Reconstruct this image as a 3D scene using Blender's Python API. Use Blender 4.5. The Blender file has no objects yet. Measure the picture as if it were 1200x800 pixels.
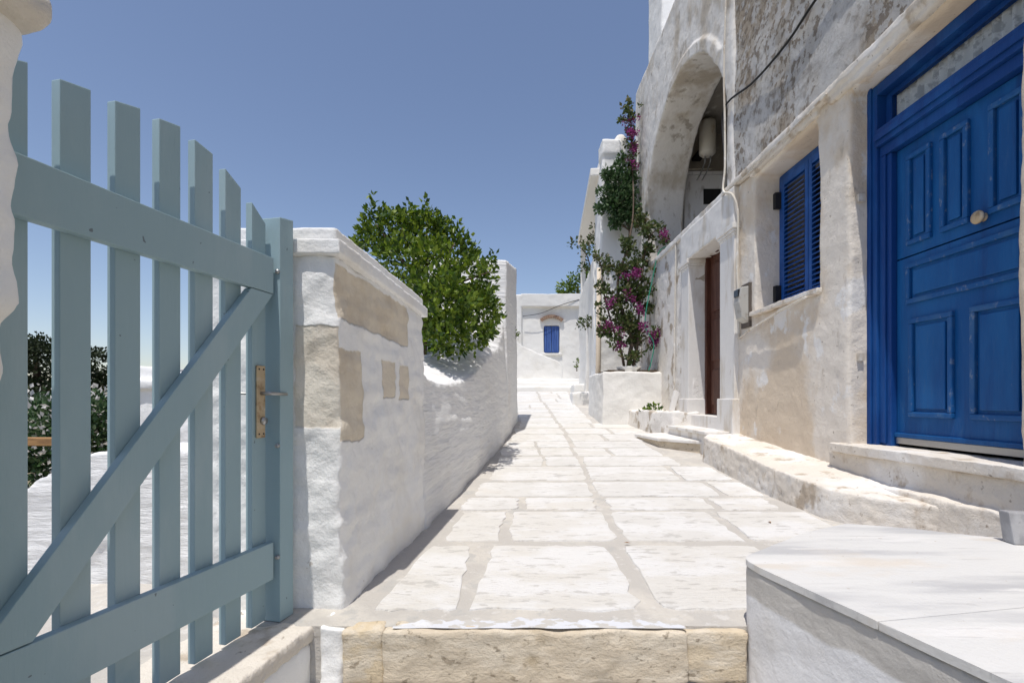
import bpy, bmesh, math, random
import numpy as np
from mathutils import Vector, Matrix, noise
random.seed(7); np.random.seed(7)
SC = bpy.context.scene
COL = SC.collection

# ------------------------------------------------------------------ camera
F, HY, EYE = 560.0, 467.0, 0.885
cam = bpy.data.cameras.new("camera"); camo = bpy.data.objects.new("camera", cam); COL.objects.link(camo)
cam.sensor_width = 36.0; cam.lens = F / 1200 * 36; cam.shift_y = (HY - 400) / 1200
cam.clip_start = 0.05; cam.clip_end = 8000
camo.location = (0, 0, EYE); camo.rotation_euler = (math.radians(90), 0, 0)
SC.camera = camo
# ------------------------------------------------------------------ sky, sun, exposure
SUN = Vector((-0.115, -0.30, 1.0)).normalized()
w = bpy.data.worlds.new("World"); SC.world = w; w.use_nodes = True
nt = w.node_tree; bg = nt.nodes["Background"]
sky = nt.nodes.new("ShaderNodeTexSky"); sky.sky_type = 'NISHITA'; sky.sun_disc = False
sky.sun_elevation = math.asin(SUN.z); sky.sun_rotation = math.atan2(SUN.x, SUN.y)
sky.altitude = 0; sky.air_density = 1.0; sky.dust_density = 0.7; sky.ozone_density = 3.0
tint = nt.nodes.new("ShaderNodeMix"); tint.data_type = 'RGBA'; tint.blend_type = 'MULTIPLY'; tint.inputs["Factor"].default_value = 1.0
tint.inputs["B"].default_value = (1.10, 0.98, 0.94, 1)      # slightly hazy, violet-grey noon sky
nt.links.new(sky.outputs[0], tint.inputs["A"]); nt.links.new(tint.outputs["Result"], bg.inputs[0]); bg.inputs[1].default_value = 0.092
sl = bpy.data.lights.new("sun", 'SUN'); sl.energy = 2.5; sl.angle = math.radians(0.5); sl.color = (1.0, 0.955, 0.89)
so = bpy.data.objects.new("sun", sl); COL.objects.link(so); so.rotation_euler = SUN.to_track_quat('Z', 'Y').to_euler()
so.location = (-3, -6, 20)
SC.view_settings.view_transform = 'Standard'; SC.view_settings.look = 'None'
SC.view_settings.exposure = 0.66; SC.view_settings.gamma = 1.0; SC.view_settings.use_curve_mapping = False
SC.render.engine = 'CYCLES'
SC.cycles.max_bounces = 14; SC.cycles.diffuse_bounces = 10

# ------------------------------------------------------------------ helpers
def P(px, py, Y):
    return Vector(((px - 600) / F * Y, Y, EYE - (py - HY) / F * Y))
WO = {}
def tag(o, label=None, cat=None, group=None, kind=None):
    if label: o["label"] = label
    if cat: o["category"] = cat
    if group: o["group"] = group
    if kind: o["kind"] = kind
    return o
def thing(name, loc, label, cat, group=None):
    o = bpy.data.objects.new(name, None); COL.objects.link(o); o.location = loc; o.empty_display_size = 0.1
    WO[o.name] = Vector(loc); return tag(o, label, cat, group)
def place(o, origin, parent):
    origin = Vector(origin); WO[o.name] = origin
    if parent: o.parent = parent; o.location = origin - WO[parent.name]
    else: o.location = origin
def finish(name, me, mat, parent=None, smooth=False, origin=None):
    n = len(me.vertices); co = np.empty(n * 3, np.float32); me.vertices.foreach_get("co", co); co = co.reshape(-1, 3)
    if origin is None:
        lo, hi = co.min(0), co.max(0); origin = ((lo[0] + hi[0]) / 2, (lo[1] + hi[1]) / 2, lo[2])
    co -= np.array(origin, np.float32); me.vertices.foreach_set("co", co.ravel())
    if smooth: me.polygons.foreach_set("use_smooth", [True] * len(me.polygons))
    me.update()
    o = bpy.data.objects.new(name, me); COL.objects.link(o)
    if mat and not me.materials: me.materials.append(mat)
    place(o, [float(v) for v in origin], parent); return o
def build(name, bm, mat, parent=None, smooth=False, bev=0, seg=2, origin=None):
    if bev: bmesh.ops.bevel(bm, geom=list(bm.edges), offset=bev, segments=seg, affect='EDGES', profile=0.6)
    bmesh.ops.recalc_face_normals(bm, faces=bm.faces[:])
    me = bpy.data.meshes.new(name); bm.to_mesh(me); bm.free()
    return finish(name, me, mat, parent, smooth, origin)
def copy_at(o, name, origin, parent, scale=None):
    c = o.copy(); COL.objects.link(c); c.parent = None; place(c, origin, parent)
    if scale: c.scale = scale
    return c
def hexa(bm, c):     # 8 corners: bottom loop 4, top loop 4
    v = [bm.verts.new(p) for p in c]
    for f in ((3, 2, 1, 0), (4, 5, 6, 7), (0, 1, 5, 4), (1, 2, 6, 5), (2, 3, 7, 6), (3, 0, 4, 7)): bm.faces.new([v[i] for i in f])
def box(bm, x0, x1, y0, y1, z0, z1):
    hexa(bm, [(x0, y0, z0), (x1, y0, z0), (x1, y1, z0), (x0, y1, z0), (x0, y0, z1), (x1, y0, z1), (x1, y1, z1), (x0, y1, z1)])
def prism(bm, pts, lo, hi, axis='z', top=None):
    def mk(p, h, k=None):
        a, b = p[0], p[1]
        if axis == 'z': return (a, b, h)
        if axis == 'y': return (a, h, b)
        return (h, a, b)
    A = [bm.verts.new(mk(p, lo)) for p in pts]
    B = [bm.verts.new(mk(p, hi if top is None else top[i])) for i, p in enumerate(pts)]
    bm.faces.new(A[::-1]); bm.faces.new(B); n = len(pts)
    for i in range(n): bm.faces.new((A[i], A[(i + 1) % n], B[(i + 1) % n], B[i]))
def tube(bm, pts, r, n=8, cap=True):
    pts = [Vector(p) for p in pts]; rs = r if isinstance(r, (list, tuple)) else [r] * len(pts); rings = []
    for i, p in enumerate(pts):
        d = (pts[min(i + 1, len(pts) - 1)] - pts[max(i - 1, 0)]).normalized()
        a = d.orthogonal().normalized() if i == 0 else (a - d * a.dot(d)).normalized()
        b = d.cross(a)
        rings.append([bm.verts.new(p + (a * math.cos(t) + b * math.sin(t)) * rs[i]) for t in [2 * math.pi * k / n for k in range(n)]])
    for i in range(len(rings) - 1):
        for k in range(n): bm.faces.new((rings[i][k], rings[i][(k + 1) % n], rings[i + 1][(k + 1) % n], rings[i + 1][k]))
    if cap: bm.faces.new(rings[0][::-1]); bm.faces.new(rings[-1])
def lathe(bm, c, prof, n=24, axis='z'):
    rings = []
    for r, h in prof:
        ring = []
        for k in range(n):
            t = 2 * math.pi * k / n; a, b = r * math.cos(t), r * math.sin(t)
            p = (a, b, h) if axis == 'z' else (h, a, b)
            ring.append(bm.verts.new(Vector(c) + Vector(p)))
        rings.append(ring)
    for i in range(len(rings) - 1):
        for k in range(n): bm.faces.new((rings[i][k], rings[i][(k + 1) % n], rings[i + 1][(k + 1) % n], rings[i + 1][k]))
    bm.faces.new(rings[0][::-1]); bm.faces.new(rings[-1])
def smooth_path(pts, k=6):
    pts = [Vector(p) for p in pts]; out = []
    for i in range(len(pts) - 1):
        p0, p1, p2, p3 = pts[max(i - 1, 0)], pts[i], pts[i + 1], pts[min(i + 2, len(pts) - 1)]
        for j in range(k):
            t = j / k
            out.append(0.5 * ((2 * p1) + (p2 - p0) * t + (2 * p0 - 5 * p1 + 4 * p2 - p3) * t * t + (3 * p1 - p0 - 3 * p2 + p3) * t ** 3))
    return out + [pts[-1]]
def voxel(name, bm, vox, mat, parent=None, amps=((0.012, 2.5), (0.005, 9.0)), ripple=None, origin=None, sm=2):
    bmesh.ops.recalc_face_normals(bm, faces=bm.faces[:])
    me = bpy.data.meshes.new(name); bm.to_mesh(me); bm.free()
    t = bpy.data.objects.new("tmp", me); COL.objects.link(t)
    m = t.modifiers.new("r", 'REMESH'); m.mode = 'VOXEL'; m.voxel_size = vox; m.use_smooth_shade = True
    if sm:
        s = t.modifiers.new("s", 'SMOOTH'); s.iterations = sm; s.factor = 0.5
    dg = bpy.context.evaluated_depsgraph_get(); dg.update()
    ev = t.evaluated_get(dg); me2 = bpy.data.meshes.new_from_object(ev)
    bpy.data.objects.remove(t); bpy.data.meshes.remove(me); me2.name = name
    n = len(me2.vertices); co = np.empty(n * 3, np.float32); me2.vertices.foreach_get("co", co); co = co.reshape(-1, 3)
    off = np.zeros_like(co); nv = noise.noise_vector
    for a, f in amps:
        off += a * np.array([nv(Vector((float(p[0]) * f, float(p[1]) * f, float(p[2]) * f))) for p in co], np.float32)
    if ripple:
        a, f1, f2 = ripple
        off[:, 0] += a * np.array([noise.noise(Vector((float(p[0]) * f1, float(p[1]) * f1, float(p[2]) * f2 + noise.noise(Vector((0, float(p[1]) * 1.1, 0)))))) for p in co], np.float32)
    me2.vertices.foreach_set("co", (co + off).ravel())
    return finish(name, me2, mat, parent, True, origin)

# ------------------------------------------------------------------ materials
MATS = {}
def mat(name, col, rough=0.85, layers=(), bumps=(), rnd=None, metal=0.0, spec=0.3, isl=None, sub=None, wave=None):
    """layers: (colour, noise scale, lo, hi[, (sx,sy,sz)[, detail]]); bumps: (scale, distance[, (sx,sy,sz)[, 'n'/'v']]); all in metres"""
    m = bpy.data.materials.new(name); m.use_nodes = True; N = m.node_tree.nodes; L = m.node_tree.links
    b = N["Principled BSDF"]; b.inputs["Roughness"].default_value = rough; b.inputs["Metallic"].default_value = metal
    b.inputs["Specular IOR Level"].default_value = spec
    geo = N.new("ShaderNodeNewGeometry")
    def coords(sc):
        mp = N.new("ShaderNodeMapping"); mp.inputs["Scale"].default_value = sc; mp.inputs["Location"].default_value = (hash(name) % 17 * 0 + len(name) * 1.37, 2.1, 0.7)
        L.new(geo.outputs["Position"], mp.inputs["Vector"]); return mp.outputs[0]
    def ntex(scale, sc, det=6, kind='n', ro=0.6):
        if kind == 'v':
            t = N.new("ShaderNodeTexVoronoi"); t.inputs["Scale"].default_value = scale; L.new(coords(sc), t.inputs["Vector"]); return t.outputs["Distance"]
        t = N.new("ShaderNodeTexNoise"); t.inputs["Scale"].default_value = scale; t.inputs["Detail"].default_value = det; t.inputs["Roughness"].default_value = ro
        L.new(coords(sc), t.inputs["Vector"]); return t.outputs["Fac"]
    cur = None
    def mix(fac, a, bcol):
        x = N.new("ShaderNodeMix"); x.data_type = 'RGBA'
        if isinstance(fac, float): x.inputs["Factor"].default_value = fac
        else: L.new(fac, x.inputs["Factor"])
        if isinstance(a, tuple): x.inputs["A"].default_value = (*a, 1)
        else: L.new(a, x.inputs["A"])
        if isinstance(bcol, tuple): x.inputs["B"].default_value = (*bcol, 1)
        else: L.new(bcol, x.inputs["B"])
        return x.outputs["Result"]
    def ramp(v, lo, hi, mx=1.0):
        r = N.new("ShaderNodeMapRange"); r.interpolation_type = 'SMOOTHSTEP'; r.inputs["From Min"].default_value = lo; r.inputs["From Max"].default_value = hi
        r.inputs["To Max"].default_value = mx
        L.new(v, r.inputs["Value"]); return r.outputs[0]
    cur = tuple(col)
    if rnd:
        oi = N.new("ShaderNodeObjectInfo"); cur = mix(oi.outputs["Random"], tuple(col), tuple(rnd))
    if isl:
        cr = N.new("ShaderNodeValToRGB"); e = cr.color_ramp.elements
        e[0].color = (*isl[0], 1); e[1].color = (*isl[-1], 1)
        for i, c in enumerate(isl[1:-1]):
            q = e.new((i + 1) / (len(isl) - 1)); q.color = (*c, 1)
        L.new(geo.outputs["Random Per Island"], cr.inputs[0]); cur = cr.outputs[0]
    for ly in layers:
        c, s, lo, hi = ly[:4]; sc = ly[4] if len(ly) > 4 else (1, 1, 1); det = ly[5] if len(ly) > 5 else 6; mx = ly[6] if len(ly) > 6 else 1.0
        cur = mix(ramp(ntex(s, sc, det), lo, hi, mx), cur, tuple(c))
    if isinstance(cur, tuple): b.inputs["Base Color"].default_value = (*cur, 1)
    else: L.new(cur, b.inputs["Base Color"])
    prev = None
    for bp in bumps:
        s, d = bp[:2]; sc = bp[2] if len(bp) > 2 else (1, 1, 1); kd = bp[3] if len(bp) > 3 else 'n'
        bn = N.new("ShaderNodeBump"); bn.inputs["Strength"].default_value = 1.0; bn.inputs["Distance"].default_value = d
        L.new(ntex(s, sc, 8, kd, 0.65), bn.inputs["Height"])
        if prev: L.new(prev, bn.inputs["Normal"])
        prev = bn.outputs[0]
    if prev: L.new(prev, b.inputs["Normal"])
    if sub:
        tr = N.new("ShaderNodeBsdfTranslucent"); ms = N.new("ShaderNodeMixShader"); ms.inputs[0].default_value = sub
        if isinstance(cur, tuple): tr.inputs[0].default_value = (*cur, 1)
        else: L.new(cur, tr.inputs[0])
        L.new(b.outputs[0], ms.inputs[1]); L.new(tr.outputs[0], ms.inputs[2]); L.new(ms.outputs[0], N["Material Output"].inputs[0])
    MATS[name] = m; return m
def zband(m, z, soft, c, amp=0.08, scale=4.0):
    """colour c above height z (world), wavy edge: bare render above a whitewash line"""
    N = m.node_tree.nodes; L = m.node_tree.links; b = N["Principled BSDF"]; geo = N.new("ShaderNodeNewGeometry")
    sx = N.new("ShaderNodeSeparateXYZ"); L.new(geo.outputs["Position"], sx.inputs[0])
    nz = N.new("ShaderNodeTexNoise"); nz.inputs["Scale"].default_value = scale; L.new(geo.outputs["Position"], nz.inputs["Vector"])
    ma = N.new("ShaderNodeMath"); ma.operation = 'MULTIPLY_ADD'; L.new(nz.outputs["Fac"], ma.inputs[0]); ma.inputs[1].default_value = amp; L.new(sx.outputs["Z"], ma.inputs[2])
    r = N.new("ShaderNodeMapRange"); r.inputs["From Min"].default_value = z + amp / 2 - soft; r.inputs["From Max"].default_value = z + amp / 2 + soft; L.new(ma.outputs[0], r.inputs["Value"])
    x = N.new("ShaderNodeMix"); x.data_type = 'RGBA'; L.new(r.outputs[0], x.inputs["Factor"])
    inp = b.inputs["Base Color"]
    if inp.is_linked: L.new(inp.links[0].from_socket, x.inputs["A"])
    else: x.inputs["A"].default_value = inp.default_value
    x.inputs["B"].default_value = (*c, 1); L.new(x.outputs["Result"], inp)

def flaked(m, rects, depth=0.007):
    """rects: (axis 'y'|'x', u0, u1, z0, z1, slope, colour, colour2): places where the limewash is gone down to the plaster, ragged edges, recessed"""
    N = m.node_tree.nodes; L = m.node_tree.links; b = N["Principled BSDF"]; geo = N.new("ShaderNodeNewGeometry")
    sp = N.new("ShaderNodeSeparateXYZ"); L.new(geo.outputs["Position"], sp.inputs[0]); sn = N.new("ShaderNodeSeparateXYZ"); L.new(geo.outputs["Normal"], sn.inputs[0])
    def tex(sc, det=8):
        t = N.new("ShaderNodeTexNoise"); t.inputs["Scale"].default_value = sc; t.inputs["Detail"].default_value = det; t.inputs["Roughness"].default_value = .65; L.new(geo.outputs["Position"], t.inputs["Vector"]); return t
    def ma(op, a, c, d=None):
        x = N.new("ShaderNodeMath"); x.operation = op
        for i, v in enumerate((a, c, d)):
            if v is None: continue
            if isinstance(v, (int, float)): x.inputs[i].default_value = v
            else: L.new(v, x.inputs[i])
        return x.outputs[0]
    def ss(v, lo, hi):
        q = N.new("ShaderNodeMapRange"); q.interpolation_type = 'SMOOTHSTEP'; q.inputs["From Min"].default_value = lo; q.inputs["From Max"].default_value = hi; L.new(v, q.inputs["Value"]); return q.outputs[0]
    n1 = tex(9); sc = N.new("ShaderNodeSeparateColor"); L.new(n1.outputs["Color"], sc.inputs[0]); n2 = tex(5)
    tot = None; inp = b.inputs["Base Color"]
    for ax, u0, u1, z0, z1, sl_, c1, c2 in rects:
        u = ma('MULTIPLY_ADD', sc.outputs[0], .05, ma('SUBTRACT', sp.outputs["Y" if ax == 'y' else "X"], .025))
        z = ma('MULTIPLY_ADD', sc.outputs[1], .05, ma('SUBTRACT', sp.outputs["Z"], .025))
        if sl_: z = ma('MULTIPLY_ADD', ma('SUBTRACT', sp.outputs["Y"], 2.0), sl_, z)
        e = .006
        k = ma('MULTIPLY', ma('MULTIPLY', ss(u, u0 - e, u0 + e), ss(u, u1 + e, u1 - e)), ma('MULTIPLY', ss(z, z0 - e, z0 + e), ss(z, z1 + e, z1 - e)))
        k = ma('MULTIPLY', k, ss(sn.outputs["X"], .45, .6) if ax == 'y' else ss(sn.outputs["Y"], -.45, -.6))
        cm = N.new("ShaderNodeMix"); cm.data_type = 'RGBA'; L.new(ss(n2.outputs["Fac"], .42, .64), cm.inputs["Factor"]); cm.inputs["A"].default_value = (*c1, 1); cm.inputs["B"].default_value = (*c2, 1)
        x = N.new("ShaderNodeMix"); x.data_type = 'RGBA'; L.new(k, x.inputs["Factor"]); L.new(inp.links[0].from_socket, x.inputs["A"]); L.new(cm.outputs["Result"], x.inputs["B"]); L.new(x.outputs["Result"], inp)
        tot = k if tot is None else ma('MAXIMUM', tot, k)
    bn = N.new("ShaderNodeBump"); bn.inputs["Distance"].default_value = depth; bn.invert = True; L.new(tot, bn.inputs["Height"])
    if b.inputs["Normal"].is_linked: L.new(b.inputs["Normal"].links[0].from_socket, bn.inputs["Normal"])
    L.new(bn.outputs[0], b.inputs["Normal"])
pierm = mat("pier_limewash", (0.84, 0.84, 0.83), 0.9, [((0.77, 0.75, 0.71), 1.6, 0.5, 0.75), ((0.62, 0.57, 0.48), 5, 0.66, 0.8, (1, 1, .5), 6, .6), ((0.40, 0.34, 0.27), 16, 0.69, 0.74, (1, 1, .8), 6, .6)],
            [(3.0, 0.02), (14, 0.008), (60, 0.002)])
_be, _be2, _cr, _cr2 = (0.68, 0.61, 0.50), (0.60, 0.52, 0.41), (0.75, 0.70, 0.61), (0.69, 0.62, 0.52)
flaked(pierm, [('y', 1.9, 2.80, 1.225, 1.452, .05, _be, _be2), ('y', 1.9, 2.215, .70, 1.10, .0, _be, _be2), ('y', 2.46, 2.60, .89, 1.08, .0, _be, _cr2), ('y', 2.655, 2.80, .88, 1.07, .0, _be, _cr2), ('x', -.91, -.5, .765, 1.19, .0, _cr, _cr2)])
white = mat("limewash", (0.84, 0.84, 0.83), 0.9, [((0.77, 0.75, 0.71), 1.6, 0.5, 0.75), ((0.62, 0.57, 0.48), 5, 0.66, 0.8, (1, 1, .5), 6, .6)],
            [(3.0, 0.02), (14, 0.006), (60, 0.0015)])
white_rip = mat("limewash_brushed", (0.84, 0.84, 0.835), 0.9, [((0.78, 0.765, 0.74), 1.3, 0.5, 0.8), ((0.55, 0.47, 0.36), 2.2, 0.68, 0.82, (1, 2, .35), 6, .55)],
                [(2.6, 0.035, (1, 1, 7)), (9, 0.010, (1, 1, 2.5)), (60, 0.0012)])
far_white = mat("limewash_far", (0.80, 0.785, 0.75), 0.9, [((0.70, 0.67, 0.61), 0.9, 0.5, 0.75), ((0.60, 0.53, 0.43), 2.0, 0.68, 0.85, (1, 1, .4), 6, .6)], [(3, 0.02), (18, 0.004)])
plaster = mat("beige_plaster", (0.66, 0.555, 0.43), 0.92, [((0.75, 0.69, 0.61), 0.9, 0.49, 0.60, (1, 1.2, .8), 9), ((0.56, 0.46, 0.35), 1.7, 0.56, 0.68, (1, 1, .7), 9, .75), ((0.80, 0.785, 0.76), 2.0, 0.575, 0.62, (1, 1, .7), 11, .85), ((0.30, 0.25, 0.20), 24, 0.67, 0.73, (1, 1, 1), 4, .8), ((0.44, 0.37, 0.29), 8, 0.62, 0.72, (1, 1, .5), 8, .6)],
              [(4, 0.016), (22, 0.008), (90, 0.003)])
cream = mat("cream_patch", (0.70, 0.64, 0.54), 0.9, [((0.62, 0.54, 0.43), 4, 0.5, 0.66), ((0.42, 0.36, 0.28), 30, 0.68, 0.74, (1, 1, 1), 3, .6)], [(12, 0.004), (60, 0.001)])
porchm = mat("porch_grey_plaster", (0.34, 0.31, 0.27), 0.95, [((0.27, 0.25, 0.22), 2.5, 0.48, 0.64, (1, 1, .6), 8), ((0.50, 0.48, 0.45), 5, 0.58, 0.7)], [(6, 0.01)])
stucco = mat("weathered_stucco", (0.62, 0.595, 0.56), 0.95, [((0.42, 0.35, 0.27), 0.9, 0.44, 0.58, (1, 1.4, .8), 10, .9), ((0.66, 0.655, 0.65), 6, 0.48, 0.56, (1, 1, 1), 9, .75), ((0.24, 0.195, 0.15), 15, 0.50, 0.58, (1, 1, 1), 9, .85), ((0.76, 0.75, 0.735), 0.9, 0.51, 0.59, (1, 1.3, .7), 11, .75), ((0.27, 0.24, 0.21), 1.0, 0.60, 0.70, (1, 1, 3), 8, .6)],
             [(5, 0.03), (22, 0.035), (60, 0.020), (150, 0.006)])
archmat = mat("grey_whitewash", (0.76, 0.74, 0.71), 0.93, [((0.52, 0.465, 0.39), 1.4, 0.46, 0.62, (1, 1, .6), 9), ((0.36, 0.32, 0.27), 5, 0.57, 0.68, (1, 1, .6), 9, .8), ((0.30, 0.27, 0.23), 20, 0.66, 0.74, (1, 1, .7), 5, .7)], [(3, 0.02), (16, 0.008), (70, 0.002)])
peel = mat("peeling_plaster", (0.78, 0.755, 0.72), 0.93, [((0.42, 0.36, 0.29), 4, 0.53, 0.60, (1, 1, .7), 9), ((0.72, 0.68, 0.62), 1.4, 0.5, 0.7)], [(5, 0.02), (24, 0.010), (80, 0.002)])
stone = mat("paving_limestone", (0.62, 0.61, 0.59), 0.8, [((0.69, 0.68, 0.665), 2.2, 0.44, 0.60, (1, 1.9, 1), 9), ((0.60, 0.55, 0.48), 1.3, 0.57, 0.72, (1, 2.4, 1), 8, .35), ((0.43, 0.41, 0.38), 10, 0.57, 0.64, (.8, 2.6, 1), 10, .6), ((0.42, 0.37, 0.31), 30, 0.63, 0.70, (.6, 2.2, 1), 6, .55), ((0.47, 0.455, 0.43), 3.2, 0.64, 0.69, (1, 1.5, 1), 10, .75)],
            [(7, 0.008, (1, 2, 1)), (30, 0.008, (1, 2.8, 1)), (130, 0.002)], rnd=(0.64, 0.615, 0.57))
mortar = mat("paving_mortar", (0.475, 0.45, 0.415), 0.95, [((0.58, 0.545, 0.49), 3, 0.45, 0.65, (1, 1, 1), 9), ((0.42, 0.41, 0.39), 6, 0.55, 0.66, (1, 1, 1), 8, .8), ((0.62, 0.60, 0.57), 14, 0.58, 0.66, (1, 1, 1), 8, .6)], [(9, 0.012), (60, 0.005)])
riser = mat("ochre_stone", (0.64, 0.53, 0.37), 0.9, [((0.68, 0.60, 0.48), 5, 0.48, 0.62, (1, 1, 2.5), 8), ((0.26, 0.21, 0.15), 22, 0.58, 0.68, (1, 1, 1.5), 6, .8), ((0.36, 0.28, 0.17), 3, 0.58, 0.72, (1, 1, 1), 6, .7)], [(14, 0.014, (1, 1, 2)), (70, 0.006)], rnd=(0.60, 0.52, 0.41))
paintw = mat("white_edge_paint", (0.60, 0.61, 0.64), 0.9, [((0.48, 0.455, 0.41), 13, 0.49, 0.55, (1, 1.6, 1), 10, .85), ((0.66, 0.67, 0.69), 5, .54, .64)], [(20, 0.004)])
marble = mat("pale_marble", (0.63, 0.625, 0.61), 0.5, [((0.46, 0.46, 0.465), 1.2, 0.47, 0.62, (.5, 3.2, 1), 11), ((0.68, 0.67, 0.655), 2.4, 0.54, 0.62, (.6, 3.4, 1), 9), ((0.60, 0.53, 0.44), 1.6, 0.54, 0.68, (.8, 2.0, 1), 9, .6), ((0.38, 0.375, 0.37), 5, 0.61, 0.68, (.35, 5, 1), 10, .5), ((0.35, 0.28, 0.2), 40, 0.72, 0.76, (1, 1, 1), 2, .7)], [(6, 0.005), (60, 0.002)], spec=.35)
marble_d = mat("marble_edge", (0.42, 0.41, 0.39), 0.7, [((0.28, 0.26, 0.24), 9, 0.5, 0.65)], [(30, 0.002)])
marble_g = mat("grey_marble", (0.30, 0.30, 0.31), 0.6, [((0.40, 0.40, 0.41), 4, 0.48, 0.6, (2, 1, 1), 7), ((0.22, 0.22, 0.23), 14, 0.6, 0.7)], [(20, 0.003)])
surround = mat("door_surround_marble", (0.75, 0.73, 0.70), 0.7, [((0.60, 0.55, 0.48), 2.4, 0.5, 0.68, (2, 2, .5), 8), ((0.48, 0.42, 0.35), 9, 0.64, 0.74, (1, 1, .4), 6, .6)], [(10, 0.004), (60, 0.001)])
benchm = mat("bench_whitewash", (0.74, 0.74, 0.75), 0.9, [((0.66, 0.65, 0.64), 2.4, 0.5, 0.68)], [(5, 0.012), (24, 0.004)])
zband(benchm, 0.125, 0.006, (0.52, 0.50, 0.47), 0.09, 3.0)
ledgem = mat("worn_kerb_plaster", (0.70, 0.645, 0.57), 0.93, [((0.77, 0.745, 0.71), 1.5, 0.46, 0.6, (1, 1, 1), 9), ((0.46, 0.38, 0.29), 6, 0.54, 0.66, (1, 1, .6), 9, .85), ((0.28, 0.23, 0.18), 22, .63, .70, (1, 1, .8), 6, .75)], [(5, 0.018), (28, 0.010), (90, 0.002)])
blue = mat("blue_door_paint", (0.005, 0.078, 0.255), 0.5, [((0.008, 0.105, 0.31), 2.2, 0.45, 0.65, (1, 2, .4), 7), ((0.006, 0.050, 0.19), 4, 0.54, 0.70, (1, 2.5, .3), 7, .7), ((0.035, 0.115, 0.27), 14, 0.58, 0.72, (1, 2, .3), 8, .5), ((0.17, 0.22, 0.30), 34, 0.715, 0.76, (1, 1.5, .5), 5, .6)], [(30, 0.0025, (1, 2.5, .25)), (9, 0.003)], spec=.25)
blue_fr = mat("blue_frame_paint", (0.006, 0.048, 0.205), 0.5, [((0.010, 0.075, 0.27), 3, 0.45, 0.65, (1, 2, .3), 7), ((0.12, 0.15, 0.25), 30, 0.715, 0.76, (1, 1.5, .4), 5, .5)], [(30, 0.002, (1, 2.5, .25)), (9, 0.002)], spec=.25)
blue_edge = mat("worn_blue_moulding", (0.008, 0.085, 0.265), 0.5, [((0.035, 0.12, 0.28), 5, 0.48, 0.66, (1, 1.5, .8), 7, .8), ((0.19, 0.24, 0.33), 18, 0.56, 0.68, (1, 1.5, .8), 9, .6)], [(30, 0.002)], spec=.25)
blue_s = mat("blue_shutter_paint", (0.009, 0.070, 0.27), 0.45, [((0.018, 0.10, 0.36), 6, 0.45, 0.65)], [(30, 0.001, (1, 2, .4))])
blue_f = mat("faded_blue_shutter", (0.045, 0.10, 0.32), 0.55, [((0.08, 0.15, 0.38), 5, 0.45, 0.65, (4, 1, .4))], [(20, 0.003, (3, 1, .3))])
gatem = mat("grey_blue_gate_paint", (0.29, 0.405, 0.445), 0.6, [((0.34, 0.445, 0.48), 3, 0.45, 0.65, (1, 1, .3)), ((0.22, 0.35, 0.41), 1.5, 0.55, 0.7), ((0.13, 0.16, 0.18), 30, 0.735, 0.76, (1, 1, 1), 2, .9)], [(45, 0.0018, (1, 1, .12)), (6, 0.001)], spec=.4)
brown = mat("dark_brown_wood", (0.075, 0.026, 0.016), 0.5, [((0.11, 0.045, 0.028), 8, 0.45, 0.65, (2, 2, .2))], [(60, 0.001, (2, 2, .1))])
metal = mat("grey_metal", (0.42, 0.42, 0.42), 0.4, metal=0.9)
brass = mat("worn_brass_plate", (0.50, 0.39, 0.25), 0.55, [((0.34, 0.23, 0.13), 22, 0.5, 0.65), ((0.60, 0.52, 0.40), 9, 0.55, 0.7)], [(60, 0.0006)], metal=0.15)
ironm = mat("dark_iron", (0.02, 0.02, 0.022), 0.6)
pvc = mat("white_pipe", (0.62, 0.58, 0.51), 0.7, [((0.42, 0.35, 0.27), 7, 0.50, 0.66, (1, 1, .4)), ((0.72, 0.70, 0.66), 11, .55, .66)])
cablem = mat("black_cable", (0.018, 0.018, 0.018), 0.6)
bark = mat("bark", (0.14, 0.10, 0.07), 0.95, [((0.07, 0.05, 0.035), 14, 0.45, 0.6, (1, 1, .3))], [(30, 0.01, (1, 1, .3))])
leafm = mat("hedge_leaf", (0.05, 0.10, 0.015), 0.42, isl=[(0.022, 0.055, 0.006), (0.065, 0.125, 0.010), (0.13, 0.20, 0.016), (0.24, 0.32, 0.035)], sub=0.38, spec=.4)
leafb = mat("vine_leaf", (0.05, 0.08, 0.02), 0.55, isl=[(0.035, 0.055, 0.016), (0.06, 0.095, 0.025), (0.10, 0.14, 0.04), (0.12, 0.095, 0.05)], sub=0.25)
leafg = mat("creeper_leaf", (0.05, 0.10, 0.03), 0.5, isl=[(0.022, 0.060, 0.020), (0.045, 0.10, 0.035), (0.09, 0.16, 0.065), (0.16, 0.22, 0.12)], sub=0.25)
leafd = mat("conifer_leaf", (0.02, 0.035, 0.012), 0.7, isl=[(0.010, 0.020, 0.008), (0.022, 0.036, 0.012), (0.04, 0.055, 0.018)], sub=0.15)
bract = mat("magenta_bract", (0.28, 0.03, 0.2), 0.7, isl=[(0.15, 0.015, 0.09), (0.25, 0.035, 0.17), (0.36, 0.08, 0.26)], sub=0.35)
whitefl = mat("white_blossom", (0.75, 0.73, 0.70), 0.6, isl=[(0.65, 0.62, 0.58), (0.80, 0.78, 0.76)], sub=0.3)
hosem = mat("green_hose", (0.03, 0.24, 0.16), 0.4)
brick = mat("clay_brick", (0.30, 0.19, 0.13), 0.9, [((0.42, 0.33, 0.26), 12, 0.5, 0.65)], [(40, 0.004)])
earth = mat("dry_earth", (0.28, 0.23, 0.16), 0.95, [((0.14, 0.15, 0.07), 0.4, 0.48, 0.6, (1, 1, 1), 9), ((0.36, 0.31, 0.23), 2.5, 0.5, 0.7)], [(4, 0.05), (30, 0.01)])
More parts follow.
